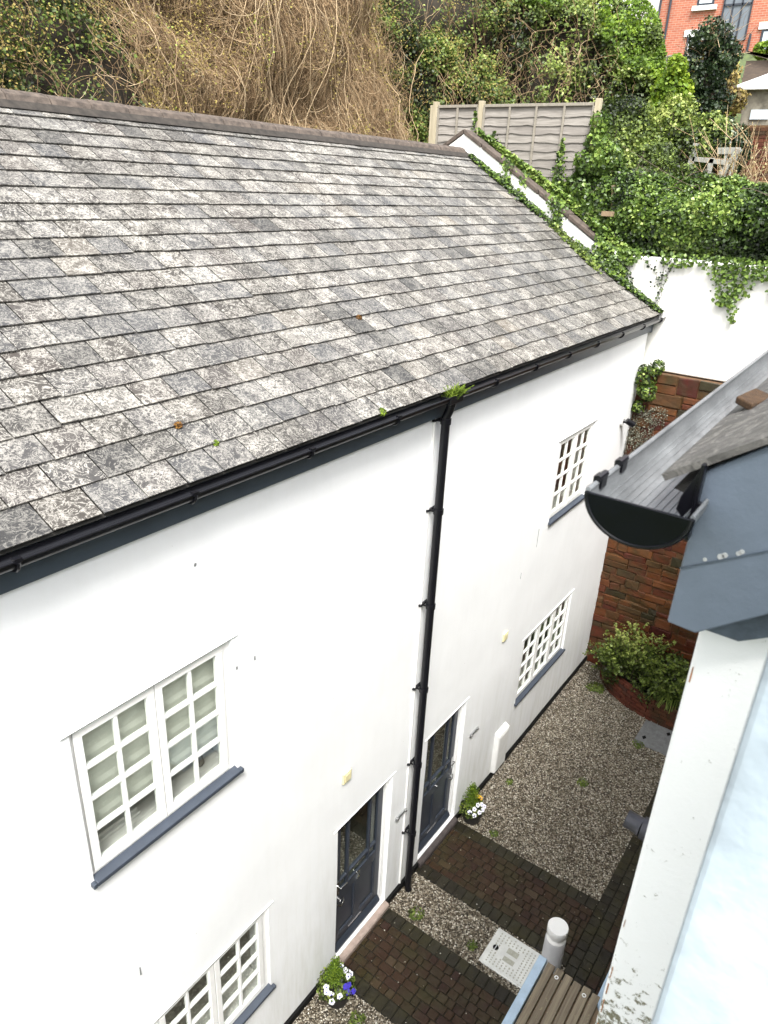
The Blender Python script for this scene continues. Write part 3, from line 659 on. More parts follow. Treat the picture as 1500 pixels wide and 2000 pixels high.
cp.add([(RX1+.0, hi+.022, z0), (RX1+.36, hi+.022, z0), (RX1+.36, 5.8, z0-1.05), (RX1+.0, 5.8, z0-1.05), (RX1+.0, hi+.022, z0+.085), (RX1+.36, hi+.022, z0+.08), (RX1+.36, 5.8, z0-.97), (RX1+.0, 5.8, z0-.97)],
       [(0, 3, 2, 1), (4, 5, 6, 7), (0, 1, 5, 4), (2, 3, 7, 6), (0, 4, 7, 3), (1, 2, 6, 5)], .3)
cp.build('coping', M['ridge'], cot, bevel=.015)
# gutter
gt = MB(); n = 10; gy, gz_, gr = -.155, 7.10, .062
for rr, nm in ((gr, 0),):
    ring = [(gy+rr*math.cos(math.pi+math.pi*k/n), gz_+rr*math.sin(math.pi+math.pi*k/n)) for k in range(n+1)]
    inner = [(gy+(rr-.006)*math.cos(math.pi+math.pi*k/n), gz_+(rr-.006)*math.sin(math.pi+math.pi*k/n)) for k in range(n+1)][::-1]
    gt.prism(ring+inner, 0, WX0, RX1+.10)
gt.tube([(WX0, gy-gr, gz_+.004), (RX1+.1, gy-gr, gz_+.004)], .009, 8)
gut = gt.build('gutter', M['black'], cot, True)
for x in (1.64, 2.83, 3.98, 5.14, 7.0, 8.0, 9.0, 10.0, 11.0, 12.0, 12.9, .5, -.6, -1.8):
    c = MB(); c.tube([(x, gy+(gr+.008)*math.cos(math.pi+math.pi*k/8), gz_+(gr+.008)*math.sin(math.pi+math.pi*k/8)) for k in range(9)], .012, 6); c.box(x-.022, x+.022, gy-gr-.014, gy-gr+.02, gz_-.004, gz_+.022); c.build('gutter_bracket', M['black'], gut, True)
m = MB(); m.box(6.02, 6.27, gy-gr-.006, gy+gr+.004, gz_-gr-.012, gz_-.005); m.tube([(6.145, gy, gz_-.05), (6.145, gy, 6.98)], .050, 12); m.build('gutter_outlet', M['black'], gut, bevel=.01)
# downpipe
dp = MB(); px, py = 6.145, -.11
dp.tube([(px, gy, 7.0), (px, gy+.01, 6.95), (px, py, 6.86), (px, py, 6.7), (px, py, .10), (px, py-.02, .03)], .046, 14); dpo = dp.build('downpipe', M['black'], cot, True)
for z in (6.82, 5.82, 4.64, 3.47, 2.29, 1.10):
    c = MB(); c.tube([(px, py, z-.03), (px, py, z+.03)], .056, 14); c.box(px-.085, px+.085, -.026, .0, z-.012, z+.012); c.bar((px-.03, -.02, z), (px-.03, -.07, z), .012, .02); c.bar((px+.03, -.02, z), (px+.03, -.07, z), .012, .02); c.tube([(px-.075, -.02, z), (px-.075, -.04, z)], .009, 6); c.build('pipe_clip', M['black'], dpo, True)
m = MB(); m.box(6.085, 6.10, -.022, .004, .12, 6.84); m.build('cable', M['white_dull'], cot)  # thin strip standing for the seam line in the render
# small fixtures on the cottage wall
def plaque(x, z, lab):
    m = MB(); m.box(x-.07, x+.07, -.028, 0, z-.07, z+.075); o = m.build('wall_plaque', M['cream'], None, bevel=.01); tag(o, lab, 'plaque')
    m = MB(); m.box(x-.045, x+.045, -.034, -.027, z-.045, z+.05); m.build('face', M['cream'], o, bevel=.004)
plaque(4.80, 3.07, 'small faded cream plaque on the wall above the door numbered two'); plaque(8.60, 2.90, 'small faded cream plaque on the wall beside the far ground floor window')
def nameplate(x0, x1, z, lab):
    m = MB(); m.box(x0, x1, -.03, -.012, z-.022, z+.022); o = m.build('wall_plate', M['grey_metal'], None, bevel=.004); tag(o, lab, 'wall plate')
    for x in (x0+.03, x1-.03): m = MB(); m.tube([(x, .01, z), (x, -.045, z)], .018, 10); m.build('fixing', M['chrome'], o, True)
nameplate(5.86, 6.10, 1.52, 'slim grey metal plate between the door numbered two and the downpipe'); nameplate(7.78, 8.02, 1.57, 'slim grey metal plate on the wall right of the far door')
# flood light
lp = empty('security_light', (12.42, 0, 5.38), 'small black outdoor lamp on a round white base near the cottage corner', 'wall lamp')
m = MB(); m.tube([(12.42, .01, 5.38), (12.42, -.035, 5.38)], .085, 18); m.build('base', M['white_dull'], lp, True)
m = MB(); m.tube([(12.44, -.03, 5.38), (12.46, -.10, 5.37)], .03, 10); m.tube([(12.43, -.09, 5.40), (12.50, -.20, 5.33)], [.05, .06], 12); m.build('lamp_head', M['black'], lp, True)
# ---------------------------------------------------------------- retaining walls at the far end
rw = MB(); ys = [1.12, .95, .8, .65, .5, .2, -.5, -1.2, -2, -3, -5, -8]; zs = [par(1.12)+.2, 8.12, 8.06, 8.03, 8.03, 8.03, 8.04, 8.04, 8.05, 8.05, 8.06, 8.06]
poly = [(y, z) for y, z in zip(ys, zs)]+[(-8, 6.19), (1.12, 6.19)]
rw.prism(poly, 0, RX1+.022, RX1+.40); o = rw.build('retaining_wall', M['render_far'], None, bevel=.03, seg=3); tag(o, 'thick white rendered retaining wall under the ivy at the courtyard end', 'wall')
ss = empty('sandstone_wall', (12.97, -1.5, 0), 'tall red sandstone block wall closing the far end of the courtyard', 'wall')
m = MB(); m.box(13.0, 13.5, -8, .0, -.02, 6.17); m.build('mortar_core', M['stone_mortar'], ss)
m = MB(); z = 0
while z < 6.1:
    hgt = rnd.choice([.12, .15, .18, .22, .26]); hgt = min(hgt, 6.18-z) if z+hgt < 6.02 else 6.18-z
    y = .02+rnd.uniform(0, .2)
    while y > -4.5:
        l = rnd.uniform(.16, .52); gp = .008; a, b_ = y-l, min(y, -.0)
        if b_-a > .04:
            j = rnd.uniform(0, .03)
            nn = 4; tint = min(1, max(0, rnd.gauss(.45, .25)))
            zz0 = z+gp+rnd.uniform(-.008, .008); zz1 = z+hgt-gp+rnd.uniform(-.008, .008)
            if hgt > .2 and rnd.random() < .35:
                zm = (zz0+zz1)/2; m.box(12.955+j, 13.03, a+gp, b_-gp, zz0, zm-.006, tint, .008); m.box(12.955+j*.5, 13.03, a+gp, b_-gp, zm+.006, zz1, min(1, tint+.15), .008)
            else: m.box(12.955+j, 13.03, a+gp, b_-gp, zz0, zz1, tint, .016)
        y -= l
    z += hgt
m.build('stone_blocks', M['sandstone'], ss, bevel=.012)
# corner of cottage meets sandstone: dirt strip of moss and weeds
def weed(c, r, n, size, mat, name, lab, cat='plant', kind=None, flat=.8):
    P, N = blob_leaves([c], [r], n); o = leaves(name, P, N, size, mat, None, None, flat); tag(o, lab, cat, kind=kind); return o
P, N = blob_leaves([(12.86, -.14, 6.12), (12.85, -.22, 5.85), (12.9, -.10, 5.55), (12.9, -.3, 6.3)], [.17, .16, .11, .12], 900); o = leaves('wall_fern', P, N, .06, M['ivy']); tag(o, 'dark green fern sprouting from the top corner of the sandstone wall', 'plant')
P, N = blob_leaves([(12.93, -.25, 5.2), (12.93, -.12, 4.8), (12.93, -.42, 5.45)], [(.05, .22, .35), (.05, .16, .35), (.05, .2, .16)], 2600); o = leaves('lichen_patch', P, N, .022, M['lichen']); tag(o, 'pale grey lichen patch on the upper sandstone wall by the cottage corner', 'lichen', kind='stuff')
P, N = blob_leaves([(12.92, -.08, 4.35), (12.92, -.06, 4.0)], [.10, .08], 250); o = leaves('wall_weed', P, N, .05, M['green']); tag(o, 'small green weed in the corner where cottage meets sandstone', 'plant')
# ---------------------------------------------------------------- planter
pn = empty('brick_planter', (12.4, -1.6, 0), 'curved low brick planter at the foot of the sandstone wall', 'planter')
cur = [Vector((12.96, -.40, 0)), Vector((12.66, -.50, 0)), Vector((12.32, -.78, 0)), Vector((12.08, -1.18, 0)), Vector((11.97, -1.6, 0)), Vector((11.94, -2.1, 0)), Vector((11.94, -3.6, 0))]
def poly_pts(c, step):
    out = []; 
    for i in range(len(c)-1):
        L = (c[i+1]-c[i]).length; k = max(1, round(L/step))
        out += [c[i].lerp(c[i+1], j/k) for j in range(k)]
    return out+[c[-1]]
bm_ = MB(); pts = poly_pts(cur, .21)
for k in range(6):
    zb = .0+k*.078
    for i in range(len(pts)-1):
        a, b_ = pts[i], pts[i+1]
        if k % 2: a, b_ = a.lerp(b_, .5), b_.lerp(pts[min(i+2, len(pts)-1)], .5)
        d = (b_-a).normalized()*.006; bm_.bar(a+d+Vector((0, 0, zb+.036)), b_-d+Vector((0, 0, zb+.036)), .105, .066, rnd.random())
bm_.build('brick_edge', M['brick'], pn, bevel=.005)
m = MB(); m.prism([(p.x+.03, p.y) for p in cur]+[(12.98, -3.6)], 2, .002, .38); m.build('soil', M['soil'], pn)
sh = empty('leafy_shrub', (12.5, -1.2, .38), 'bright green leafy shrub filling the curved brick planter', 'shrub')
P, N = blob_leaves([(12.6, -.75, .70), (12.45, -1.2, .75), (12.5, -1.75, .85), (12.3, -.75, .45), (12.4, -2.3, .7), (12.1, -1.55, .45), (12.15, -2.2, .45)], [.30, .34, .32, .2, .34, .2, .22], 3600)
leaves('foliage', P, N, .060, M['green'], sh, .15+.6*rng.uniform(0, 1, len(P)), .9)
pa = []; lp_ = []; ln_ = []
for i in range(330):
    b0 = np.array([12.45+rnd.uniform(-.25, .25), -1.4+rnd.uniform(-.95, .85), .36+rnd.uniform(0, .2)]); hh_ = rnd.uniform(.35, .95)*(1.35 if -1.4 < b0[1] < -.75 else .8)
    e = b0+np.array([rnd.uniform(-.40, .25), rnd.uniform(-.38, .38), hh_]); t = np.linspace(0, 1, 8)[:, None]; p_ = b0+(e-b0)*t+np.sin(t*2.6)*rng.normal(0, .06, 3)+np.array([-.12, 0, -.12])*t**3; pa.append(p_)
    for k in range(2, 8):
        for q_ in range(5): lp_.append(p_[k]+rng.normal(0, .022, 3)); ln_.append(rng.normal(0, .6, 3)+np.array([0, 0, .8]))
strands('stems', np.array(pa), .005, M['bark'], sh, sides=3); lp_ = np.array(lp_); leaves('sprigs', lp_, np.array(ln_), .052, M['green'], sh, np.clip(.55+.5*(lp_[:, 2]-.8)+rng.normal(0, .15, len(lp_)), 0, 1), .6)
# strappy plant
pa = []
for i in range(170):
    b0 = np.array([12.25+rnd.uniform(-.08, .08), -1.95+rnd.uniform(-.12, .12), .4]); a_ = rnd.uniform(0, 6.28); t = np.linspace(0, 1, 7)[:, None]; l = rnd.uniform(.25, .5)
    pa.append(b0+np.array([math.cos(a_), math.sin(a_), 0])*l*t+np.array([0, 0, 1])*(l*1.6*t-l*1.5*t*t))
o = strands('strap_leaf_plant', np.array(pa), .012, M['green'], None, rng.uniform(.4, .9, 170), 3); tag(o, 'clump of arching strap leaves at the right of the planter', 'plant')
# ground weeds
for (x, y, r, n_, lab) in ((12.2, -.55, .16, 500, 'low green weed spilling over the gravel at the left foot of the planter'), (8.85, -.33, .06, 80, 'tiny weed growing in gravel by the meter box'), (9.6, -1.3, .09, 100, 'faint low weed in the middle of the far gravel bed'), (11.1, -1.75, .10, 110, 'low weed on gravel next to the grey access cover'), (5.9, -.42, .09, 110, 'low weed in gravel near the foot of the downpipe'), (4.35, -.62, .09, 120, 'low weed in gravel beside the near flower pot'), (5.98, -1.25, .06, 60, 'tiny weed at the corner of the pale manhole cover'), (7.75, -.62, .06, 60, 'tiny weed at the far path edge near the second pot')):
    P, N = blob_leaves([(x, y, .02)], [(r, r, .04)], n_); N[:, 2] = abs(N[:, 2])+.5; P[:, 2] = abs(P[:, 2])+.012; o = leaves('weed', P, N, .035, M['green'], None, .3+.6*rng.uniform(0, 1, len(P))); tag(o, lab, 'weed', 'weeds growing in the gravel')
# ---------------------------------------------------------------- covers, bollard, pots
def cover(name, x0, x1, y0, y1, mt, mk, lab, two=True):
    o = empty(name, ((x0+x1)/2, (y0+y1)/2, .0), lab, 'manhole cover')
    m = MB(); m.box(x0, x1, y0, y1, 0, .022); m.build('frame', M['grate'] if mt == M['grate'] else M['pale_metal'], o, bevel=.004)
    m = MB(); m.box(x0+.02, x1-.02, y0+.02, y1-.02, .02, .030); m.build('lid', mt, o, bevel=.004)
    m = MB(); y = y0+.06
    while y < y1-.05:
        x = x0+.05
        while x < x1-.06:
            l = rnd.uniform(.012, .026)
            if not (two and x0+.16 < x < x1-.17 and y0+.20 < y < y1-.16): m.box(x, x+l, y, y+.018, .0295, .0335)
            x += l+.02
        y += .048
    m.build('raised_marks', mk, o)
    if two:
        for yy in (0.0,):
            m = MB()
            for (a, c) in ((x0+.18, x0+.25), (x0+.30, x0+.38)): m.box(a, c, y0+.24, y1-.24, .0297, .034)
            m.build('label_plates', M['pale_mark'], o, bevel=.003)
        for (xx, yy) in (((x0+x1)/2, y1-.10),):
            m = MB(); m.tube([(xx, yy, .029), (xx, yy, .0345)], .038, 14); m.build('key_hole', M['bitumen'], o)
            m = MB(); m.box(xx-.04, xx+.04, yy-.006, yy+.006, .034, .040); m.build('lifting_bar', M['chrome'], o)
    else:
        for xx, yy in ((x0+.2, y1-.13), (x1-.15, y0+.25)):
            m = MB(); m.prism([(xx-.06, yy), (xx, yy-.04), (xx+.06, yy), (xx, yy+.04)], 2, .0295, .0345); m.build('key_plate', M['bitumen'], o)
    return o
cover('manhole_cover', 5.86, 6.42, -2.03, -1.40, M['pale_metal'], M['pale_mark'], 'pale square manhole cover lying between the two paved paths')
cover('access_cover', 11.16, 11.88, -2.35, -1.64, M['grate'], M['grate'], 'grey ribbed access cover in the gravel by the planter', False)
bo = empty('bollard_light', (6.2, -2.2, 0), 'light grey cylindrical bollard light with flat white cap', 'bollard')
bx, by = 6.2, -2.2
m = MB(); m.lathe((bx, by, 0), [(.125, 0), (.125, .74), (.118, .75)], 28); m.build('post', M['bollard'], bo, True)
m = MB(); m.lathe((bx, by, .75), [(.09, 0), (.115, .003), (.115, .012), (.085, .03), (.085, .1)], 28); m.build('lamp_ring', M['white'], bo, True)
m = MB(); m.lathe((bx, by, .85), [(.118, 0), (.124, .01), (.124, .105), (.119, .112)], 28); m.build('cap', M['white'], bo, True)
def pot(x, y, lab, kinds):
    o = empty('flower_pot', (x, y, 0), lab, 'flower pot', 'potted pansies with little conifers beside the doors')
    K = 1.5
    m = MB(); m.lathe((x, y, .01), [(r_*K, z_*K) for r_, z_ in [(.085, 0), (.105, .13), (.115, .135), (.115, .155), (.098, .155), (.095, .13), (.02, .13)]], 20); m.build('pot', M['pot'], o, True)
    P, N = blob_leaves([(x-.0, y+.04, .33), (x, y+.04, .45), (x, y+.04, .58)], [(.12, .12, .12), (.09, .09, .12), (.05, .05, .10)], 2600); N[:, 2] += .6
    cn = 420; hz = rng.uniform(0, 1, cn); th_ = rng.uniform(0, 6.28, cn); b0 = np.stack([np.full(cn, x), np.full(cn, y+.04), .24+hz*.34], 1); rr = (1-hz*.8)*.15*rng.uniform(.6, 1.2, cn)
    tt_ = np.linspace(0, 1, 5)[None, :, None]; dd = np.stack([np.cos(th_)*rr, np.sin(th_)*rr, .05+rng.uniform(.02, .11, cn)], 1); leaves('conifer', (b0[:, None]+dd[:, None]*tt_).reshape(-1, 3)+rng.normal(0, .006, (cn*5, 3)), np.repeat(dd, 5, 0), .030, M['lime'], o, rng.uniform(0, .8, cn*5), .8, .22)
    P, N = blob_leaves([(x, y, .26)], [(.19, .19, .07)], 900); leaves('foliage', P, N, .04, M['green'], o)
    for (dx, dy, dz, mt) in kinds:
        m = MB(); c = Vector((x+dx*K, y+dy*K, .30+dz*K)); nrm = Vector((dx-.1, dy-.15, .18)).normalized(); q = nrm.to_track_quat('Z', 'Y')
        for k in range(5):
            a = 2*math.pi*k/5+dx*20; pc = Vector((math.cos(a)*.019, math.sin(a)*.019, .002*(k % 2)))
            ring = [c+q @ (pc+Vector(((.019*math.cos(t)), .019*math.sin(t), .005*math.cos(2*t)))) for t in [6.283*i/8 for i in range(8)]]
            m.add(ring, [tuple(range(8))])
        fo = m.build('flower', M[mt], o)
        if mt != 'petal_blue': ec = MB(); cc_ = c+nrm*.007; ec.add([cc_+q @ Vector((.009*math.cos(t), .009*math.sin(t), 0)) for t in [6.283*i/8 for i in range(8)]], [tuple(range(8))]); ec.build('eye', M['petal_blue'], fo)
W, Yl, B = 'petal_white', 'petal_yellow', 'petal_blue'
pot(4.40, -.27, 'dark pot of white and deep blue pansies beside the door numbered two', [(-.10, -.02, 0, W), (-.13, -.05, -.02, W), (-.07, -.08, 0, W), (.10, .0, .03, W), (.12, -.04, .0, W), (.07, -.05, .04, W), (.11, .05, .02, W), (-.09, .04, .02, W), (.0, -.11, -.01, B), (.03, -.09, .02, B), (.0, -.08, .03, B), (.04, -.13, -.03, B), (-.12, .01, .03, W), (.135, -.01, -.03, W)])
pot(7.80, -.20, 'dark pot of white and yellow pansies on the gravel by the far door', [(-.11, -.02, 0, W), (-.10, -.07, -.02, W), (-.05, -.10, 0, W), (.0, -.11, .0, W), (.03, -.08, .03, W), (.06, -.10, -.01, W), (-.07, -.05, .03, W), (.10, -.03, .03, Yl), (.11, .02, .02, Yl), (.08, .05, .05, Yl), (.13, -.0, .0, Yl), (.07, .0, .06, Yl), (-.02, -.06, .05, W)])
# slatted store with pale blue frame
bs = empty('slatted_store', (5.0, -2.6, 0), 'lichen-stained slatted timber top in a pale blue frame beside the bollard', 'bin store')
M['pale_blue'] = simple('pale_blue_paint', (.36, .47, .58), .5, .12, 9, .2)
m = MB(); m.box(3.0, 5.56, -2.31, -2.215, 1.13, 1.215); m.box(3.0, 5.50, -2.30, -2.225, .98, 1.128); m.build('side_rail', M['pale_blue'], bs, bevel=.008)
m = MB(); m.box(3.0, 5.50, -2.98, -2.32, 1.06, 1.13); m.build('underframe', M['brownwood'], bs)
yy = -2.322
for k in range(6):
    m = MB(); y1_ = yy; y0_ = yy-.088; x1_ = 5.56+.0-rnd.uniform(0, .03)
    m.box(2.9, x1_, y0_, y1_, 1.135, 1.19+rnd.uniform(-.004, .004), rnd.random(), .002)
    sb = m.build('slat', M['deck'], bs, bevel=.008)
    if k in (1, 4):
        c = MB(); c.tube([(5.44+.018*math.cos(t), (y0_+y1_)/2+.018*math.sin(t), 1.197) for t in [6.283*i/12 for i in range(13)]], .006, 6); c.build('ring_fixing', M['white'], sb, True)
    yy -= .105
for (x, y) in ((5.42, -2.26), (5.42, -2.93), (3.1, -2.26), (3.1, -2.93)): m = MB(); m.box(x-.04, x+.04, y-.035, y+.035, .02, 1.10); m.build('leg', M['pale_blue'], bs)
m = MB(); m.prism([(5.50, -2.90), (6.24, -2.905), (6.24, -3.5), (5.0, -3.5), (5.0, -2.99), (5.40, -2.985)], 2, 1.10, 1.18); o = m.build('canopy_panel', M['pale_blue'], None, bevel=.01); tag(o, 'flat pale blue canopy panel between the slatted top and the near white wall', 'canopy')
# ---------------------------------------------------------------- PHOTOGRAPHER'S BUILDING
ob = empty('near_building', (4, -6, 0), 'near white building with boxed blue eaves and a black half-round gutter', 'house')
CY = -3.558; GXF = .80
m = MB(); m.prism([(CY, 0), (CY, 8.55), (-5.0, 9.75), (-8.5, 9.75), (-8.5, 0)], 0, GXF, 13.0); m.build('wing_wall', M['strip'], ob, bevel=.006, seg=3)
m = MB()
z = 7.0
while z < 8.5:      # corner bead with rust breaking through
    l = rnd.uniform(.01, .05)
    w_r = rnd.uniform(.0006, .0022)
    if rnd.random() < (.7 if z < 8.05 else .12): m.box(GXF-.0009, GXF+.004, CY-.0035-w_r, CY-.0035, z, z+l*.7, .5, .0003)
    z += l+rnd.uniform(.002, .022)
m.build('rust_marks', M['rust'], ob)
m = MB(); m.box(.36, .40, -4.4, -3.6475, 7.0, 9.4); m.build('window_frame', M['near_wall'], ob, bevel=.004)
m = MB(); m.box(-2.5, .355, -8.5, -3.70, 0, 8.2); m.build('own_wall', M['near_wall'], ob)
# boxed eave end: face board, bargeboard and lower board
SL = .80; FX = .755
A_, B_ = (-3.531, 8.733), (-3.530, 8.553)
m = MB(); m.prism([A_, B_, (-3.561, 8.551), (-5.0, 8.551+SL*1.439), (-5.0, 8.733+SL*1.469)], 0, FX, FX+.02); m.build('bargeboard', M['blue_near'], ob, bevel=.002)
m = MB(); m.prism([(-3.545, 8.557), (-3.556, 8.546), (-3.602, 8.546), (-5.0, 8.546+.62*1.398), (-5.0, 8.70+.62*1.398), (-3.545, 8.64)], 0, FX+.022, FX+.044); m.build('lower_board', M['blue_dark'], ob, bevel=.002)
m = MB(); m.box(FX+.022, 12.9, -3.560, -3.532, 8.553, 8.70); m.build('fascia', M['blue_near'], ob, bevel=.002)
# filler spots and joint line on the board
m = MB()
for (y, z, r) in ((-3.552, 8.640, .0022), (-3.566, 8.648, .0035), (-3.5695, 8.651, .0030), (-3.5815, 8.657, .0028), (-3.584, 8.660, .0026)): m.tube([(FX-.0005, y, z), (FX+.004, y, z)], r, 7)
m.build('filler_spots', M['filler'], ob)
m = MB(); m.bar((FX-.0006, -3.53, 8.622), (FX-.0006, -3.64, 8.690), .0014, .0018, up=(1, 0, 0)); m.build('board_joint', M['blue_dark'], ob)
# wing roof with slates
e_y, e_z, sl_ = -3.497, 8.716, .80
dl = math.hypot(1, sl_); sd_ = (-1/dl, sl_/dl); nn_ = (sl_/dl, 1/dl)
def np_(x, s_, h=0): return (x, e_y+sd_[0]*s_+nn_[0]*h, e_z+sd_[1]*s_+nn_[1]*h)
m = MB(); m.add([np_(.76, 0, -.012), np_(13, 0, -.012), np_(13, 3, -.012), np_(.76, 3, -.012), np_(.76, .01, -.024), np_(13, .01, -.024), np_(13, 3, -.024), np_(.76, 3, -.024)], [(0, 1, 2, 3), (4, 7, 6, 5), (0, 3, 7, 4), (0, 4, 5, 1)]); nr_ = m.build('wing_roof', M['slate_back'], ob)
m = MB()
for r in range(12):
    s0 = r*.2; x = .748-(.14 if r % 2 else 0)
    while x < 12.9:
        a, b_ = max(x, .748), x+.28; x += .28
        t = rnd.choice([.3, .75, .9, .95, .5, .6, .85])
        if b_-a < .03: continue
        ds = rnd.uniform(-.002, .002)
        m.add([np_(a, s0+ds, .008), np_(b_-.002, s0+ds, .008), np_(b_-.002, s0+.24, -.006), np_(a, s0+.24, -.006), np_(a, s0+ds, .000), np_(b_-.002, s0+ds, .000), np_(a, s0+.24, -.012)], [(0, 1, 2, 3), (4, 5, 1, 0), (4, 0, 3, 6)], t)
m.build('slates', M['near_slate'], nr_)
# gutter near
gy, gz_, gr = -3.4875, 8.703, .0545; gx0 = .70; VS = .84
g2 = MB(); n = 20
ring = [(gy+gr*math.cos(math.pi+math.pi*k/n), gz_+gr*VS*math.sin(math.pi+math.pi*k/n)) for k in range(n+1)]; inner = [(gy+(gr-.003)*math.cos(math.pi+math.pi*k/n), gz_+(gr-.003)*VS*math.sin(math.pi+math.pi*k/n)) for k in range(n+1)][::-1]
g2.prism(ring+inner, 0, gx0, 12.9); gu = g2.build('gutter', M['gutter_in'], ob, True)
m = MB(); m.prism([(gy+(gr+.0015)*math.cos(math.pi+math.pi*k/24), gz_+(gr+.0015)*VS*math.sin(math.pi+math.pi*k/24)) for k in range(25)], 0, gx0-.004, gx0-.0005); m.build('stop_end', M['stopend'], gu, bevel=.001)
m = MB(); m.tube([(gx0-.0045, gy+(gr-.002)*math.cos(math.pi+math.pi*k/24), gz_+(gr-.002)*VS*math.sin(math.pi+math.pi*k/24)) for k in range(25)], .0016, 6); m.build('stop_end_rim', M['black'], gu, True)
m = MB(); m.tube([(gx0, gy-gr+.002, gz_+.001), (12.9, gy-gr+.002, gz_+.001)], .0022, 8); m.tube([(gx0, gy+gr-.001, gz_+.001), (12.9, gy+gr-.001, gz_+.001)], .003, 8); m.build('rolled_lip', M['gutter_in'], gu, True)
m = MB()
for k in range(3, 18): 
    th = math.pi+math.pi*k/n; rr_ = gr-.0035; m.tube([(gx0, gy+rr_*math.cos(th), gz_+rr_*VS*math.sin(th)), (12.9, gy+rr_*math.cos(th), gz_+rr_*VS*math.sin(th))], .0006, 5)
m.build('inner_ribs', M['gutter_in'], gu, True)
for x in (.735, .80, 1.95, 3.2): 
    m = MB(); m.box(x-.008, x+.008, gy+gr-.006, gy+gr+.004, gz_-.006, gz_+.007); m.tube([(x-.012, gy+gr-.002, gz_+.006), (x+.012, gy+gr-.002, gz_+.006)], .004, 8); m.build('clip', M['black'], gu, True)
m = MB()
m.prism([(-3.531, 8.745), (-3.531, 8.700), (-3.522, 8.682), (-3.514, 8.690), (-3.516, 8.705)], 0, .745, .752); m.box(.742, .756, -3.5335, -3.529, 8.66, 8.745)
m.tube([(.748, gy+(gr-.007)*math.cos(t), gz_+(gr-.007)*math.sin(t)) for t in [math.pi+math.pi*i/10 for i in range(0, 4)]], .004, 8); m.build('fascia_bracket', M['black'], gu, bevel=.001)
m = MB(); m.prism([(1.0, -3.525), (1.03, -3.50), (1.10, -3.51), (1.07, -3.54)], 2, 8.742, 8.752); o = m.build('fallen_leaf', M['brownmoss'], None, bevel=.002); tag(o, 'brown dead leaf lying on the near slates beside the gutter', 'leaf')
# flue
fl = empty('flue_terminal', (2.6, CY, 6.5), 'dark grey round flue sticking out past the near white wall over the gravel', 'flue')
m = MB(); m.tube([(2.66, CY-.01, 6.42), (2.66, -3.30, 6.42)], .052, 18); m.build('collar', M['flue'], fl, True)
m = MB(); m.tube([(2.66, -3.30, 6.42), (2.665, -3.27, 6.42), (2.665, -3.225, 6.425)], [.044, .040, .040], 18); m.build('nozzle', M['flue'], fl, True)
# ---------------------------------------------------------------- HILL AND TERRACE
pathc = np.array([(-8, 6.5), (0, 6.5), (6, 6.4), (12, 6.4), (14.5, 6.5), (16.2, 6.1), (17.2, 5.0), (17.7, 3.8), (18.0, 2.6), (18.3, 1.7), (19.2, 1.55), (20.5, 2.3), (23, 3.5)])
tops = np.array([14.8, 14.8, 14.8, 14.8, 14.6, 14.4, 13.7, 12.9, 12.0, 11.4, 10.8, 10.8, 11])
seg = np.r_[0, np.cumsum(np.linalg.norm(np.diff(pathc, axis=0), axis=1))]; UL = seg[-1]
def bank(u, v, disp=0):
    u = np.asarray(u, float); v = np.asarray(v, float)
    x = np.interp(u, seg, pathc[:, 0]); y = np.interp(u, seg, pathc[:, 1]); e = .8
    tx = np.interp(u+e, seg, pathc[:, 0])-np.interp(u-e, seg, pathc[:, 0]); ty = np.interp(u+e, seg, pathc[:, 1])-np.interp(u-e, seg, pathc[:, 1])
    L = np.hypot(tx, ty)+1e-9; ox, oy = ty/L, -tx/L
    top = np.interp(u, seg, tops); z = 7.6+v*(top-7.6)
    lean = .28*(z-8.5)+.5*np.clip(v-.85, 0, 1)**1*4
    P = np.stack([x-ox*lean, y-oy*lean, z], -1); N = np.stack([ox, oy, np.full_like(ox, .35)], -1); N /= np.linalg.norm(N, axis=-1)[..., None]
    q = P.reshape(-1, 3); nz = (fbm(q, .8, 21, 3)-.45).reshape(u.shape)*1.3
    return P+N*(nz+disp)[..., None], N
U, Vv = np.meshgrid(np.linspace(0, UL, 220), np.linspace(0, 1, 50), indexing='ij'); P, N = bank(U, Vv, -.25)
# plateau rows behind the crest
outN = N[:, -1, :].copy(); outN[:, 2] = 0; rows = [P]
for d_ in (1.5, 6, 20): r_ = P[:, -1, :]-outN*d_; r_[:, 2] += .15*d_*.3; rows.append(r_[:, None, :])
P = np.concatenate(rows, 1); nu, nv = P.shape[:2]; idx = np.arange(nu*nv).reshape(nu, nv)
F = np.stack([idx[:-1, :-1], idx[1:, :-1], idx[1:, 1:], idx[:-1, 1:]], -1).reshape(-1, 4)
tag(fast_mesh('hillside', P.reshape(-1, 3), F, M['earth'], None, None, True), kind='structure')
TX = [13.5, 14, 17, 20.3, 22, 30, 37, 70]; TZ = [8.0, 8.5, 9.05, 9.3, 10.6, 13.0, 14.4, 15]
gx_ = np.linspace(13.5, 70, 90); gy_ = np.linspace(-25, 40, 90); GX, GY = np.meshgrid(gx_, gy_, indexing='ij'); GZ = np.interp(GX, TX, TZ)
q = np.stack([GX, GY, GX*0], -1).reshape(-1, 3); GZ = GZ+((fbm(q, .5, 4, 2)-.5)*.3).reshape(GZ.shape)
P = np.stack([GX, GY, GZ], -1); idx = np.arange(GX.size).reshape(GX.shape); F = np.stack([idx[:-1, :-1], idx[1:, :-1], idx[1:, 1:], idx[:-1, 1:]], -1).reshape(-1, 4)
tag(fast_mesh('terrace', P.reshape(-1, 3), F, M['grass'], None, None, True), kind='structure')
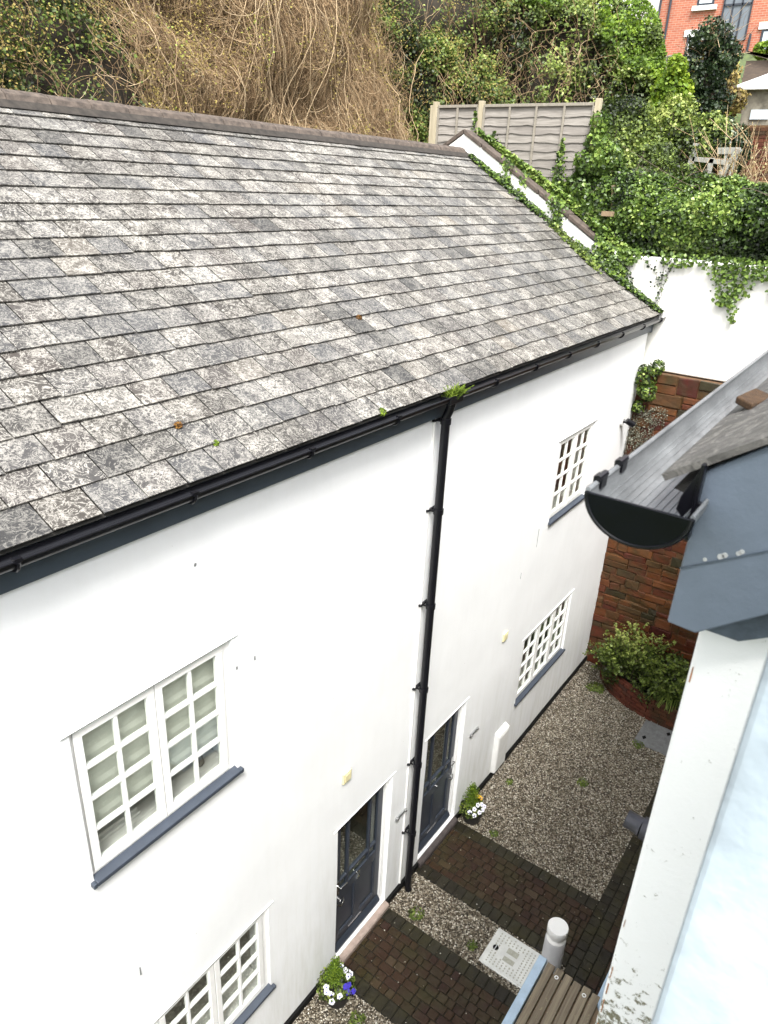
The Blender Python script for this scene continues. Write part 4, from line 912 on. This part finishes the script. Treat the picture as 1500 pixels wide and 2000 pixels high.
# dry vines hanging on the bank
uX = lambda x: np.interp(x, [-8, 6, 14.5, 16.2, 17.2, 17.7, 18.3], [0, 14, seg[4], seg[5], seg[6], seg[7], seg[9]])
def vines(n, u0, u1, dens, r0, r1, k=14, lmin=.8, lmax=3.2, spread=.0, out=(0.0, .35), sway=.22):
    u = rng.uniform(u0, u1, n); v0 = rng.uniform(.22, 1.05, n); top = np.interp(u, seg, tops)-7.6
    Ln = rng.uniform(lmin, lmax, n)/top; t = np.linspace(0, 1, k)[None, :]
    slant = rng.normal(0, .6, n)[:, None]; uu = u[:, None]+slant*t*Ln[:, None]*top[:, None]*.6+sway*np.cumsum(rng.normal(0, .35, (n, k)), 1)*.5
    uu += .12*np.sin(t*rng.uniform(3, 11, (n, 1))+rng.uniform(0, 6, (n, 1)))
    vv = v0[:, None]-Ln[:, None]*t; vv = np.clip(vv, 0.02, 1.1)
    d0 = rng.uniform(out[0], out[1], n)[:, None]+.22*np.sin(t*math.pi)*rng.uniform(0, 1, (n, 1))+np.cumsum(rng.normal(0, .02, (n, k)), 1)
    P, _ = bank(uu, vv, d0)
    m_ = dens(P[:, k//2]); keep = rng.uniform(0, 1, n) < m_; return P[keep], rng.uniform(r0, r1, n)[keep]
def d_dry(P):
    x = P[:, 0]; f = np.clip((x-7.3)/1.8, 0, 1)*np.clip((15.0-x)/1.0, 0, 1)
    return f
a, ra = vines(11000, uX(5.5), uX(16.2), d_dry, .0022, .0055, sway=.34, lmin=.5, lmax=2.6)
b2, rb = vines(260, uX(6.5), uX(16.4), d_dry, .007, .013, 16, 1.5, 4, out=(.2, .5))
# curling tendrils
n = 6500; u = rng.uniform(uX(5.5), uX(16.2), n); v = rng.uniform(.25, .95, n); t = np.linspace(0, 1, 14)[None, :]; Rr = rng.uniform(.06, .32, n)[:, None]; ph = rng.uniform(0, 6.28, (n, 1)); sp = rng.uniform(2.5, 7, (n, 1))
P, _ = bank(u[:, None]+Rr*np.cos(ph+sp*t), v[:, None]+Rr*np.sin(ph+sp*t)/6.5, .25+.25*rng.uniform(0, 1, (n, 1))+0*t); kp = rng.uniform(0, 1, n) < d_dry(P[:, 7])
c2 = P[kp]; rc = rng.uniform(.002, .005, kp.sum())
n = 15000; u = rng.uniform(uX(5.0), uX(16.0), n); v = rng.uniform(.2, 1.0, n); t = np.linspace(0, 1, 14)[None, :]; an = rng.normal(-1.57, .95, n)[:, None]; Ls = rng.uniform(.15, .7, n)[:, None]; cv = rng.normal(0, 1.4, (n, 1))
P, _ = bank(u[:, None]+Ls*np.cos(an+cv*t)*t, v[:, None]+Ls*np.sin(an+cv*t)*t/6.5, .12+.4*rng.uniform(0, 1, (n, 1))+.12*rng.normal(0, 1, (n, 1))*t); kp = rng.uniform(0, 1, n) < np.clip(d_dry(P[:, 7])+.10*(P[:, 7, 0] < 9), 0, 1)
c2 = np.concatenate([c2, P[kp]]); rc = np.concatenate([rc, rng.uniform(.0025, .006, kp.sum())])
def resamp(Pp, k): 
    s = np.linspace(0, Pp.shape[1]-1, k); i = np.clip(s.astype(int), 0, Pp.shape[1]-2); f = (s-i)[None, :, None]; return Pp[:, i]*(1-f)+Pp[:, i+1]*f
allp = np.concatenate([a, resamp(b2, 14), c2]); allr = np.concatenate([ra, rb, rc]); tt = np.clip(rng.normal(.52, .23, len(allp)), 0, 1); tt[len(a):len(a)+len(b2)] = rng.uniform(.6, 1, len(b2))
tag(strands('dry_vine_tangle', allp, allr, M['vine'], None, tt), 'tangled mass of dry brown climbing stems hanging over the bank behind the roof', 'dry vines', kind='stuff')
def scatter_bank(n, u0, u1, dens, out, size, mat, name, lab, cat, tn, flat=.7, v0=.15, v1=1.06, asp=.45):
    u = rng.uniform(u0, u1, n); v = rng.uniform(v0, v1, n); P0, N = bank(u, v, 0)
    cl = fbm(P0, 2.2, 33, 2); m_ = dens(P0)*np.clip((cl-.36)*6, .12, 1); k = rng.uniform(0, 1, n) < m_
    P, N = P0[k], N[k]; o_ = out[0]+(out[1]-out[0])*rng.uniform(0, 1, len(P)); P = P+N*(o_+(fbm(P, 1.9, 8, 2)-.45)*.7)[:, None]+rng.normal(0, .03, (len(P), 3))
    t = tn(P, o_); NN = N.copy(); NN[:, 2] += .5
    o = leaves(name, P, NN, size, mat, None, t, flat, asp); tag(o, lab, cat, kind='stuff'); return P
def d_green(P):
    x, y, z = P.T; f = np.clip((x-13.9)/1.2, 0, 1); n_ = fbm(P, .55, 51, 2)
    f *= np.clip((n_-.30)*5, .1, 1); dry = np.exp(-(((y-5.2)/1.3)**2+((z-11.6)/.9)**2)); return f*(1-.6*dry)
tn = lambda P, o_: np.clip(fbm(P, 1.3, 61, 3)*1.3-.18+rng.normal(0, .17, len(P))+np.clip(P[:, 2]-11.3, 0, 2)*.10, 0, 1)
scatter_bank(290000, uX(13.3), UL, d_green, (-.05, .35), .070, M['green'], 'bramble_thicket', 'dense green brambles and ivy covering the bank right of the dry stems', 'undergrowth', tn)
def d_left(P):
    x = P[:, 0]; return np.clip((9.2-x)/1.8, 0, 1)*np.clip((fbm(P, .8, 12, 2)-.30)*5, .1, 1)
scatter_bank(240000, 0, uX(9.5), lambda P: d_left(P)*np.clip((fbm(P, .7, 71, 2)-.38)*8, 0.25, 1), (0, .35), .055, M['green'], 'evergreen_scrub', 'dark green scrub above the left end of the ridge', 'undergrowth', lambda P, o_: fbm(P, 1.5, 3, 2)*.75+rng.normal(0, .14, len(P)))
scatter_bank(230000, 0, uX(17), lambda P: np.clip(.8-(P[:, 0]-9)*.05, .45, .9)*np.clip((fbm(P, 1.1, 81, 2)-.3)*4, .12, 1), (.15, .6), .034, M['dryleaf'], 'olive_leaves', 'sparse olive and yellow leaves among the dry stems behind the roof', 'foliage', lambda P, o_: fbm(P, 1.6, 14, 2)+rng.normal(0, .2, len(P)))
a, ra = vines(1300, 0, uX(8.5), lambda P: np.clip((8.5-P[:, 0])/2, 0, 1), .004, .009, lmin=.4, lmax=1.6)
tag(strands('twigs', a, ra, M['vine'], None, rng.uniform(.2, .8, len(a))), 'thin olive twigs running through the scrub above the left of the roof', 'twigs', kind='stuff')
a, ra = vines(1500, uX(15), uX(18.3), lambda P: .12+.8*np.exp(-(((P[:, 1]-5.2)/1.3)**2+((P[:, 2]-11.6)/.9)**2)), .004, .010, lmin=.4, lmax=1.8)
tag(strands('bramble_stems', a, ra, M['vine'], None, rng.uniform(.2, .9, len(a))), 'pale dry bramble stems threaded through the green bank beside the fence', 'bramble stems', kind='stuff')
# lime bush along the crest
u = rng.uniform(uX(17.0), seg[9]+.2, 14000); P, N = bank(u, rng.uniform(.82, 1.06, 14000), 0); P = P+N*rng.uniform(.1, .5, (14000, 1)); P[:, 2] += (fbm(P, 1.6, 9, 2)-.3)*.8; k = fbm(P, 1.7, 91, 2) > .46
o = leaves('lime_hedge', P[k], N[k], .070, M['lime'], None, fbm(P[k], 2, 5, 2)*.9-.08+rng.normal(0, .2, k.sum())); tag(o, 'lime green sunlit bushes along the crest against the white sky', 'bush')
def bush(name, cs, rs, n, size, mat, lab, cat='bush', tb=.5, flat=.7, stems=None):
    P, N = blob_leaves(cs, rs, n); t = fbm(P, 1.8, 17, 3)*1.4+tb-.70+rng.normal(0, .2, len(P)); NN = N.copy(); NN[:, 2] += .35
    e = empty(name, tuple(cs[0]), lab, cat); leaves('foliage', P, NN, size, mat, e, t, flat)
    pa = []
    for c, r in zip(cs, rs):
        r0 = r if np.isscalar(r) else r[0]
        for i in range(14):
            d = rng.normal(0, 1, 3); d[2] = abs(d[2]); d /= np.linalg.norm(d); b0 = np.array(c)-np.array([0, 0, r0*.8]); e_ = np.array(c)+d*r0*rng.uniform(.8, 1.25); tt_ = np.linspace(0, 1, 6)[:, None]; pa.append(b0+(e_-b0)*tt_+rng.normal(0, .03, (6, 3)))
    strands('stems', np.array(pa), .009, M['bark'], e, sides=3); return e
bush('yellow_bush', [(18.4, 2.0, 11.1), (18.3, 2.0, 10.6), (18.2, 1.9, 11.5)], [.38, .4, .22], 5000, .08, M['lime'], 'yellow green bush at the right end of the bank below the brick block', tb=.55)
bush('olive_bush', [(17.5, 1.5, 10.3), (17.3, 1.1, 9.9), (17.0, 1.7, 9.7), (18, .95, 10.2)], [.5, .42, .5, .4], 9000, .07, M['green'], 'olive green bush sloping down beside the ivy-covered tree', tb=.62)
bush('dark_bush', [(18.3, .75, 10.1), (18.4, .45, 9.9), (18.2, 1.1, 9.8)], [.42, .35, .4], 8000, .07, M['darkivy'], 'dark shaded bush under the ivy-covered tree above the old bench', tb=.5)
bush('bramble_mound', [(15.3, 1.8, 9.1), (15.0, 1.1, 9.0), (16.2, 1.5, 9.4), (15.6, 2.4, 9.6), (16.8, 2.4, 10.0), (16.5, .9, 9.2)], [.62, .5, .6, .6, .7, .4], 34000, .062, M['green'], 'rambling bramble mound between the fence end and the old bench', tb=.5)
bush('scrub_bush', [(20.0, 1.9, 10.6), (20.0, 1.3, 10.3), (21.5, 2.0, 11.6), (20, 2.3, 11.1), (20.1, 1.1, 11.0)], [.55, .5, .6, .4, .3], 9000, .08, M['dryleaf'], 'brownish scrub behind the ivy-covered tree beside the white roofed outbuilding', tb=.5)
# ivy tree
it = empty('ivy_tree', (19, 1.4, 9), 'ivy-smothered tree stump rising in front of the brick apartment block', 'tree')
m = MB(); m.tube([(19, 1.15, 9.0), (19, 1.25, 10), (19.1, 1.4, 11), (19.1, 1.5, 12.0)], [.22, .2, .17, .08], 10); m.build('trunk', M['bark'], it, True)
cs_ = [(19+rnd.uniform(-.3, .3), float(np.interp(z_, [9.9, 11, 12.2], [1.1, 1.4, 1.5]))+rnd.uniform(-.36, .36)*w_, z_) for z_, w_ in [(12.15, .6), (12.05, .9), (11.95, 1), (11.8, 1.1), (11.8, 1.1), (11.6, 1), (11.5, 1.1), (11.3, 1), (11.2, .9), (11.0, .8), (10.9, .9), (10.7, .9), (10.5, .9), (10.3, 1), (10.1, 1.1), (9.9, 1.1)] for _ in (0, 1)]
P, N = blob_leaves(cs_, [rnd.uniform(.17, .32) for _ in cs_], 15000)
leaves('crown', P, N, .065, M['darkivy'], it, fbm(P, 3, 7, 2)*.6+rng.normal(.12, .2, len(P)), .7)
pa = []
for i in range(70):
    b0 = np.array([19, 1.45, 11.9])+rng.normal(0, .25, 3); d = rng.normal(0, 1, 3); d[2] = abs(d[2])+.3; d /= np.linalg.norm(d); t = np.linspace(0, 1, 6)[:, None]; pa.append(b0+d*t*rng.uniform(.3, .75)+rng.normal(0, .015, (6, 3)))
strands('twigs', np.array(pa), .006, M['vine'], it)
# ivy over the retaining wall: hedge with trails
hd = empty('ivy_hedge', (13.9, -1, 8.05), 'thick ivy hedge along the top of the white retaining wall with trails hanging down', 'hedge')
n = 130000; y = rng.uniform(-5, 1.6, n); th = rng.uniform(-.32, 1.0, n)*math.pi*.75   # profile arc from wall face over the top
rad = .60; cx, cz = 13.95, 8.55
nx_, nz2 = -np.cos(th), np.sin(th); P = np.stack([cx+nx_*.58, y, cz+nz2*.62], 1); N = np.stack([nx_, 0*y, nz2], 1)
P += N*((fbm(P, 1.5, 41, 3)-.45)*.75+rng.uniform(-.12, .05, n))[:, None]+rng.normal(0, .02, (n, 3)); cl = fbm(P, 3.0, 42, 2); k = rng.uniform(0, 1, n) < np.clip((cl-.34)*7, .2, 1)
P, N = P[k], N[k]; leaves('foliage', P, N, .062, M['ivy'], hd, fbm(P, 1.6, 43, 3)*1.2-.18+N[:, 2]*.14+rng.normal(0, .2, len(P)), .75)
m = MB()
for i in range(12): m.lathe((14.05, -5+i*.6, 8.0), [(.36, 0), (.40, .3), (.32, .7), (.1, .85)], 10)
m.build('core', M['soil'], hd, True)
# stems across the hedge
pa = []
for i in range(150):
    b0 = np.array([13.8+rnd.uniform(-.3, .3), rnd.uniform(-3, 1.5), 8.6+rnd.uniform(0, .6)]); d = rng.normal(0, 1, 3)*np.array([.3, 1, .5]); t = np.linspace(0, 1, 8)[:, None]; pa.append(b0+d*t*.6+np.sin(t*4)*rng.normal(0, .08, 3))
strands('stems', np.array(pa), .006, M['bark'], hd)
def trail(y0, z1, n_, spr, name='trail', top=8.15, dens=1.0):
    X = RX1-.0; z = rng.uniform(z1, top, n_); f = (top-z)/(top-z1); P = np.stack([X-.03-rng.uniform(0, .06, n_), y0+rng.normal(0, 1, n_)*spr*(1-.75*f)+.05*np.sin(z*7), z], 1); N = np.tile([-1, 0, .3], (n_, 1)).astype(float)
    leaves(name, P, N, .065, M['ivy'], hd, .35+rng.uniform(0, .5, n_), .5)
trail(-1.15, 7.40, 330, .22, top=8.15); trail(-1.28, 7.15, 90, .10, top=7.8); trail(-1.75, 7.62, 60, .14); trail(-.9, 7.75, 120, .2); trail(-1.5, 7.85, 260, .5); trail(-.2, 7.93, 160, .5); trail(-2.4, 7.8, 220, .5); trail(.62, 7.9, 260, .16)
pa = []
for (ya, za, yb, zb) in ((-.12, 8.05, .18, 6.75), (-.02, 8.0, .12, 6.9), (.35, 8.0, .0, 7.6), (.6, 7.9, .45, 7.3), (-.15, 8.0, .12, 7.6)):
    t = np.linspace(0, 1, 12)[:, None]; pa.append(np.array([RX1-.0, ya, za])+(np.array([RX1-.0, yb, zb])-np.array([RX1-.0, ya, za]))*t+np.array([0, 1, 0])*np.sin(t*3.1)*-.09+rng.normal(0, .008, (12, 3)))
pa = np.array(pa); strands('bare_runner', pa, .0045, M['bark'], hd); q = pa.reshape(-1, 3); q = np.repeat(q, 2, 0)+rng.normal(0, .03, (len(q)*2, 3)); q[:, 0] = RX1-.02; leaves('runner_leaves', q, np.tile([-1., 0, .2], (len(q), 1)), .05, M['darkivy'], hd)
# ivy along the parapet and verge
iv = empty('parapet_ivy', (13.4, 2, 8.8), 'bright ivy creeping down the sloping parapet and the slate verge', 'ivy')
n = 26000; y = rng.uniform(.2, 3.9, n); wdt_ = np.interp(y, [.2, 1.2, 2.5, 3.9], [.55, .5, .32, .12]); xo = rng.uniform(0, 1, n)**.8
P = np.stack([RX1+.30+xo*wdt_*1.6-(y < 1.4)*.28*rng.uniform(0, 1, n), y, par(y)+.38-xo*.25+rng.uniform(0, .14, n)*np.interp(y, [.2, 1.6, 3.9], [1.6, 1.4, .8])], 1)
k = rng.uniform(0, 1, n) < np.clip((fbm(P, 2.4, 15, 2)-.30)*6, .1, 1); P = P[k]; leaves('foliage', P, np.tile([-.5, -.2, 1.], (len(P), 1)), .07, M['ivy'], iv, fbm(P, 2.2, 16, 2)*.7+.32+rng.normal(0, .15, len(P)), .55)
# clumps on coping edge hanging over the white face, and over the corner
for (yc, n_, sx, top_, name) in ((3.05, 150, .12, .42, 'overhang'), (2.7, 70, .10, .40, 'overhang'), (2.0, 330, .16, .40, 'overhang'), (1.0, 900, .16, .35, 'overhang'), (.72, 900, .18, .22, 'overhang')):
    y = rng.normal(yc, sx*.55, n_); P = np.stack([RX1-.02-rng.uniform(-.2, .12, n_), y, par(y)+rng.uniform(.02, top_, n_)+.05], 1); leaves(name, P, np.tile([-1., -.1, .5], (n_, 1)), .065, M['ivy'], iv, .2+rng.uniform(0, .7, n_), .6)
# verge strip of ivy on slates
s_ = rng.uniform(.0, 4.6, 3400); band = fbm(np.stack([s_*0, s_, s_*0], 1), 1.6, 77, 2); k = rng.uniform(0, 1, 3400) < np.clip((band-.38)*6, .10, 1); s_ = s_[k]
xx = RX1-.02-np.abs(rng.normal(0, .10, len(s_)))*np.interp(s_, [0, 1.2, 2.6, 4.6], [.5, 1.5, 1.2, .7]); P = np.array([rp(a_, b_, .03+rnd.uniform(0, .06)) for a_, b_ in zip(xx, s_)]); leaves('verge_runner', P, np.tile([-.3, -.5, 1.], (len(P), 1)), .062, M['ivy'], iv, rng.uniform(0, .8, len(P)), .5)
# trailing clump across slates
pp = np.array([rp(12.95-(4.6-s)*.02-max(0, 2.3-s)*.28+.0, s+.0, .04) for s in np.linspace(1.25, 2.5, 160)]); q = np.repeat(pp, 3, 0)+rng.normal(0, .04, (480, 3)); q[:, 2] = np.maximum(q[:, 2], np.array([par(v) for v in q[:, 1]])+.03); leaves('slate_runner', q, np.tile([-.3, -.5, 1.], (len(q), 1)), .055, M['green'], iv, rng.uniform(.3, .9, len(q)), .5)
pa = []
for i in range(26):
    s0 = rnd.uniform(.5, 4.2); t = np.linspace(0, 1, 9); pa.append([rp(RX1-.02-abs(math.sin(s0*5+v*2))*.14*v, max(.02, s0-v*.7), .035) for v in t])
strands('stems', np.array(pa), .005, M['bark'], iv)
# ivy climbing the right end of the fence
fi = empty('fence_ivy', (13.9, 1.9, 8.5), 'ivy column smothering the right-hand post of the wooden fence', 'ivy')
P, N = blob_leaves([(13.85, 1.72, 10.1), (13.85, 1.75, 9.8), (13.8, 1.8, 9.4), (13.8, 1.9, 9.0), (13.85, 1.5, 9.5), (13.8, 1.6, 8.7), (13.75, 2.3, 8.85), (13.8, 1.35, 9.0)], [.16, .2, .26, .32, .28, .4, .28, .32], 9000); leaves('foliage', P, N, .07, M['ivy'], fi, fbm(P, 2.5, 19, 2)*.7+.2+rng.normal(0, .15, len(P)), .6)
for (yc, z0_, z1_, wd, n_) in ((2.35, 8.7, 9.85, .12, 420), (2.75, 8.6, 9.3, .16, 420), (3.1, 8.8, 9.35, .12, 220), (3.75, 9.4, 9.95, .12, 200), (4.2, 9.9, 10.3, .05, 60)):
    z = z0_+(z1_-z0_)*rng.uniform(0, 1, n_)**1.3; P = np.stack([np.full(n_, 13.80)-rng.uniform(0, .08, n_), yc+rng.normal(0, 1, n_)*wd*(1.1-(z-z0_)/(z1_-z0_)), z], 1); leaves('climber', P, np.tile([-1., 0, .3], (n_, 1)), .06, M['ivy'], fi, .1+rng.uniform(0, .8, n_), .5)
# ---------------------------------------------------------------- fence
fe = empty('timber_fence', (13.92, 3, 8.3), 'grey waney-lap timber fence panels with pale posts behind the gable parapet', 'fence')
FXX = 13.90; ZT = 10.42; ZB = 8.55
def panel(ya, yb, nb, nxt):
    m = MB(); z = ZB; k = 0; n_ = 13; hh = (ZT-.05-ZB)/n_
    for i in range(n_):
        segs = 14; top = []; bot = []
        for j in range(segs+1):
            y = ya+(yb-ya)*j/segs; w1 = .012*math.sin(y*7+i*2.1)+.007*math.sin(y*17+i*5); bot.append((y, ZB+i*hh-.03+w1)); top.append((y, ZB+(i+1)*hh))
        vs = []; 
        for (y, z_) in bot: vs.append((FXX-.018, y, z_))
        for (y, z_) in top: vs.append((FXX+.004, y, z_))
        for (y, z_) in bot: vs.append((FXX-.008, y, z_-.001))
        fs = [(j, j+1, segs+1+j+1, segs+1+j) for j in range(segs)]+[(j, 2*(segs+1)+j, 2*(segs+1)+j+1, j+1) for j in range(segs)]
        m.add(vs, fs, rnd.random())
    pnl = m.build('panel', M['panel'], fe)
    for i in range(nb+1):
        y = ya+(yb-ya)*i/nb; m = MB(); m.box(FXX-.045, FXX-.019, y-.02, y+.02, ZB, ZT-.051); m.build('batten', M['batten'], pnl, bevel=.003)
    m = MB(); m.box(FXX-.045, FXX+.02, ya, yb, ZT-.05, ZT); m.build('top_rail', M['batten'], pnl, bevel=.004)
panel(1.90, 4.07, 4, 1); panel(4.22, 5.10, 2, 1)
for y in (1.83, 4.145, 5.17): m = MB(); m.box(FXX-.055, FXX+.045, y-.05, y+.05, 8.2, ZT+.06); m.build('post', M['post'], fe, bevel=.006)
m = MB(); m.box(FXX-.04, FXX+.02, 5.22, 5.29, 8.2, ZT-.0); m.build('post', M['post'], fe, bevel=.006)
# broken boards right of fence
br = empty('broken_boards', (14.2, .95, 8.8), 'two short weathered boards standing in the ivy right of the fence', 'boards')
m = MB(); m.bar((13.5, 1.13, 8.75), (13.5, 1.17, 9.12), .10, .02, up=(1, 0, 0)); m.build('board', M['brownwood'], br)
m = MB(); m.bar((13.5, .98, 8.75), (13.5, .95, 9.12), .08, .02, up=(1, 0, 0)); m.build('board', M['oldwood'], br)
m = MB(); m.box(13.36, 13.44, .95, 1.28, 8.62, 8.70); m.build('rail', M['brownwood'], br)
# old bench
be = empty('garden_bench', (17, .55, 9.05), 'broken silver-grey garden bench tilted against the red brick garden wall', 'bench')
def bb(name, a, b_, w_, h_, mt='oldwood'): m = MB(); m.bar(a, b_, w_, h_, up=(1, 0, 0)); m.build(name, M[mt], be, bevel=.006)
bb('leg', (17, .95, 9.2), (17, .88, 9.98), .12, .05); bb('leg', (17, .55, 9.0), (17, .52, 9.72), .10, .05)
bb('seat_rail', (17, .90, 9.70), (17, .22, 9.64), .09, .05); bb('seat_rail', (17.3, .88, 9.72), (17.3, .2, 9.68), .07, .05, 'brownwood')
bb('backrest_post', (17.0, .42, 9.1), (17.0, .06, 9.90), .09, .05); bb('backrest_rail', (17.02, .45, 9.85), (17.02, .02, 9.86), .12, .03)
for k in range(3): bb('slat', (17.03, .36-k*.1, 9.15), (17.03, .26-k*.1, 9.85), .05, .02)
# brick garden wall and yard buildings
gw = empty('garden_brick_wall', (20.2, -1, 9), 'old red brick garden wall behind the bare bushes', 'wall')
m = MB(); m.box(20.2, 20.5, -6, 2.2, 8.9, 10.55); m.build('core', M['stone_mortar'], gw)
m = MB(); z = 8.95; r = 0
while z < 10.5:
    y = -3.5+(.12 if r % 2 else 0)
    while y < 2.15: m.box(20.17+rnd.uniform(0, .012), 20.25, y+.006, y+.224, z+.005, z+.07, rnd.random(), .003); y += .235
    z += .078; r += 1
m.build('bricks', M['brick'], gw)
M['pale_stone'] = simple('pale_stained_stone', (.17, .155, .12), .95, .5, 5, .8)
ou = empty('outbuilding', (21.5, -.5, 10.5), 'low stone outbuilding with bright white sloping roof', 'outbuilding')
m = MB(); m.box(20.6, 23, -4, .95, 10.4, 11.32); m.build('wall', M['pale_stone'], ou)
m = MB(); m.prism([(1.15, 11.40), (.5, 11.62), (.45, 11.62), (-1, 12.2), (-4, 12.2), (-4, 11.28), (1.15, 11.30)], 0, 20.45, 23.2); m.build('roof', M['white'], ou, bevel=.01)
m = MB(); m.box(20.57, 20.6, .35, .75, 10.7, 10.9); m.build('window', M['blind'], ou)
sh2 = empty('timber_shed', (24, 0, 12), 'dark brown timber lean-to roof above the white-roofed outbuilding', 'shed')
m = MB()
for k in range(8): m.bar((23.8, 1.9-.05*k, 12.55-k*.01), (23.8, -2.5, 11.75+.06*k-.4), .05, .09, rnd.random(), up=(1, 0, 0))
m.box(23.85, 25.5, -4, 1.85, 11.0, 12.35); m.build('boarding', M['darkboard'], sh2)
bush('bright_bush', [(25.0, 1.3, 12.85), (25.0, .9, 12.9), (25.0, .5, 12.95), (25, 1.75, 12.75)], [.32, .36, .36, .22], 4500, .09, M['lime'], 'bright green bush below the ground floor window of the brick block', tb=.6)
# bare twiggy shrubs with buds
def bare(x, y, z, h, n_, lab, lean=0):
    e = empty('bare_shrub', (x, y, z), lab, 'shrub', 'bare budding shrubs before the brick garden wall'); pa = []
    for i in range(n_):
        b0 = np.array([x+rnd.uniform(-.1, .1), y+rnd.uniform(-.12, .12), z]); d = np.array([rng.normal(0, .12), rng.normal(lean, .25), 1]); L = h*rnd.uniform(.5, 1); t = np.linspace(0, 1, 9)[:, None]; p_ = b0+d*t*L+np.cumsum(rng.normal(0, .012, (9, 3)), 0); pa.append(p_)
        for j in range(3):
            s_i = rnd.randrange(2, 7); d2 = d+rng.normal(0, .6, 3); pa.append(p_[s_i]+d2/np.linalg.norm(d2)*t*L*.35)
    pa = np.array(pa); strands('stems', pa, .0065, M['vine'], e, rng.uniform(.2, 1, len(pa))); q = pa[:, 3:].reshape(-1, 3); q = q[rng.uniform(0, 1, len(q)) < .5]+rng.normal(0, .012, (1, 3)); leaves('buds', q, rng.normal(0, 1, q.shape), .035, M['palebud'], e)
bare(15.6, -.05, 8.8, 1.9, 6, 'tall thin bare shrub in front of the dark bush, leftmost of the bare shrubs'); bare(16.0, -.35, 8.8, 1.5, 14, 'bushy bare shrub standing before the middle of the brick garden wall'); bare(15.5, -.75, 8.8, 1.7, 12, 'bare budding shrub cut by the right edge of the photo', .1)
# brick apartment block
ap = empty('apartment_block', (42, 0, 13), 'red brick apartment block with dark framed windows on the hilltop', 'building')
m = MB(); m.box(38, 50, -14, 9.2, 12, 22); m.build('wall', M['apt_brick'], ap)
M['dark_frame'] = simple('dark_window_frame', (.02, .025, .035), .4)
M['panel_grey'] = simple('grey_cladding', (.13, .15, .17), .4, .1, 4, .1)
def awin(y0, y1, z0, z1, sill=True, lint=False, nm='window'):
    m = MB(); m.box(37.96, 38.02, y0, y1, z0, z1); o = m.build(nm, M['dark_frame'], ap)
    m = MB(); m.box(37.945, 37.962, y0+.09, y1-.09, z0+.09, z1-.09); m.build('pane', M['blind'], o)
    if sill: m = MB(); m.box(37.85, 38.0, y0-.15, y1+.15, z0-.17, z0); m.build('sill', M['white_dull'], o)
    if lint: m = MB(); m.box(37.93, 38.0, y0-.15, y1+.15, z1, z1+.25); m.build('lintel', M['white_dull'], o)
awin(6.9, 7.6, 16.45, 18.0, True); awin(7.15, 7.75, 13.9, 15.35, False, True); awin(3.3, 4.75, 14.2, 15.45, False, True); awin(3.4, 4.6, 17.3, 18.6)
m = MB(); m.box(37.94, 38.02, 5.35, 6.45, 15.1, 20); o = m.build('stair_window', M['panel_grey'], ap)
for y in (5.35, 5.72, 6.08, 6.45): m = MB(); m.box(37.90, 37.945, y-.03, y+.03, 15.1, 20); m.build('mullion', M['dark_frame'], o)
m = MB(); m.box(37.90, 37.945, 5.35, 6.45, 16.35, 16.43); m.build('mullion', M['dark_frame'], o)
for y in (8.72, 9.16, 4.95): m = MB(); m.tube([(37.9, y, 12), (37.9, y, 22)] if y > 5 else [(37.9, 5.15, 12), (37.9, 5.15, 15.3)], .05, 8); m.build('drainpipe', M['dark_frame'], ap, True)
st = MB(); z = 12.6
while z < 13.45:
    y = 5.3+rnd.uniform(0, .2)
    while y < 6.5: l = rnd.uniform(.2, .45); st.box(29.9, 30.3, y+.01, y+l-.01, z+.01, z+.17, rnd.random(), .02); y += l
    z += .18
o = st.build('stone_garden_wall', M['pale_stone'], None, bevel=.02); tag(o, 'low grey rubble wall at the foot of the brick apartment block', 'wall')
bk = empty('white_building', (48, 16, 13), 'distant white building with narrow grey windows glimpsed over the bushes', 'building')
m = MB(); m.box(45, 55, 13.0, 24, 12, 24); m.build('wall', M['white_dull'], bk)
for z in (17.4, 18.75, 20.1): m = MB(); m.box(44.95, 45.02, 13.55, 13.85, z, z+.95); m.build('window', M['panel_grey'], bk)
# ---------------------------------------------------------------- roof moss
def mossc(x, s0, r, mt, lab, n_=120):
    P, N = blob_leaves([rp(x, s0, .02)], [(r, r, r*.8)], n_); N[:, 2] = abs(N[:, 2])+.4; o = leaves('moss_clump', P, N, r*.6, M[mt], None, None, .6); tag(o, lab, 'moss', 'moss clumps on the cottage roof')
M['orangemoss'] = leafmat('orange_moss', [(0, (.07, .03, .01)), (1, (.20, .10, .02))], .9, .1)
mossc(3.12, .47, .03, 'orangemoss', 'orange brown moss dot on the lower left slates'); mossc(3.27, .235, .024, 'moss', 'small green moss dot on a joint of the lower left slates'); mossc(5.0, .02, .035, 'moss', 'green moss dot at the eaves left of the downpipe'); mossc(5.92, 1.16, .028, 'orangemoss', 'orange moss dot mid roof above the downpipe')
n = 260; b0 = np.stack([6.16+rng.normal(0, .05, n), -.16+rng.normal(0, .02, n), np.full(n, 7.07)], 1); d = rng.normal(0, .5, (n, 3)); d[:, 2] = 1; t = np.linspace(0, 1, 6)[None, :, None]
L_ = rng.uniform(.07, .19, (n, 1, 1)); pa = b0[:, None]+d[:, None]*t*L_; pa[..., 2] -= (t[..., 0]**2)*L_[..., 0]*.35
o = strands('gutter_weed', pa, .0055, M['moss'], None, rng.uniform(.2, 1, n), 3); tag(o, 'bright green weed tuft in the gutter over the downpipe', 'plant')
m = MB()
for (x, z, a_, b_) in ((2.11, 2.98, .012, .09), (9.35, 4.1, .006, .30), (2.95, 6.45, .02, .02), (3.3, 5.35, .015, .03), (3.5, 5.33, .012, .04), (8.9, 3.75, .008, .10)): m.box(x, x+a_, wy(x, z)-.004, wy(x, z)+.01, z, z+b_, .5, .002)
m.build('chips', M['grate'], cot)
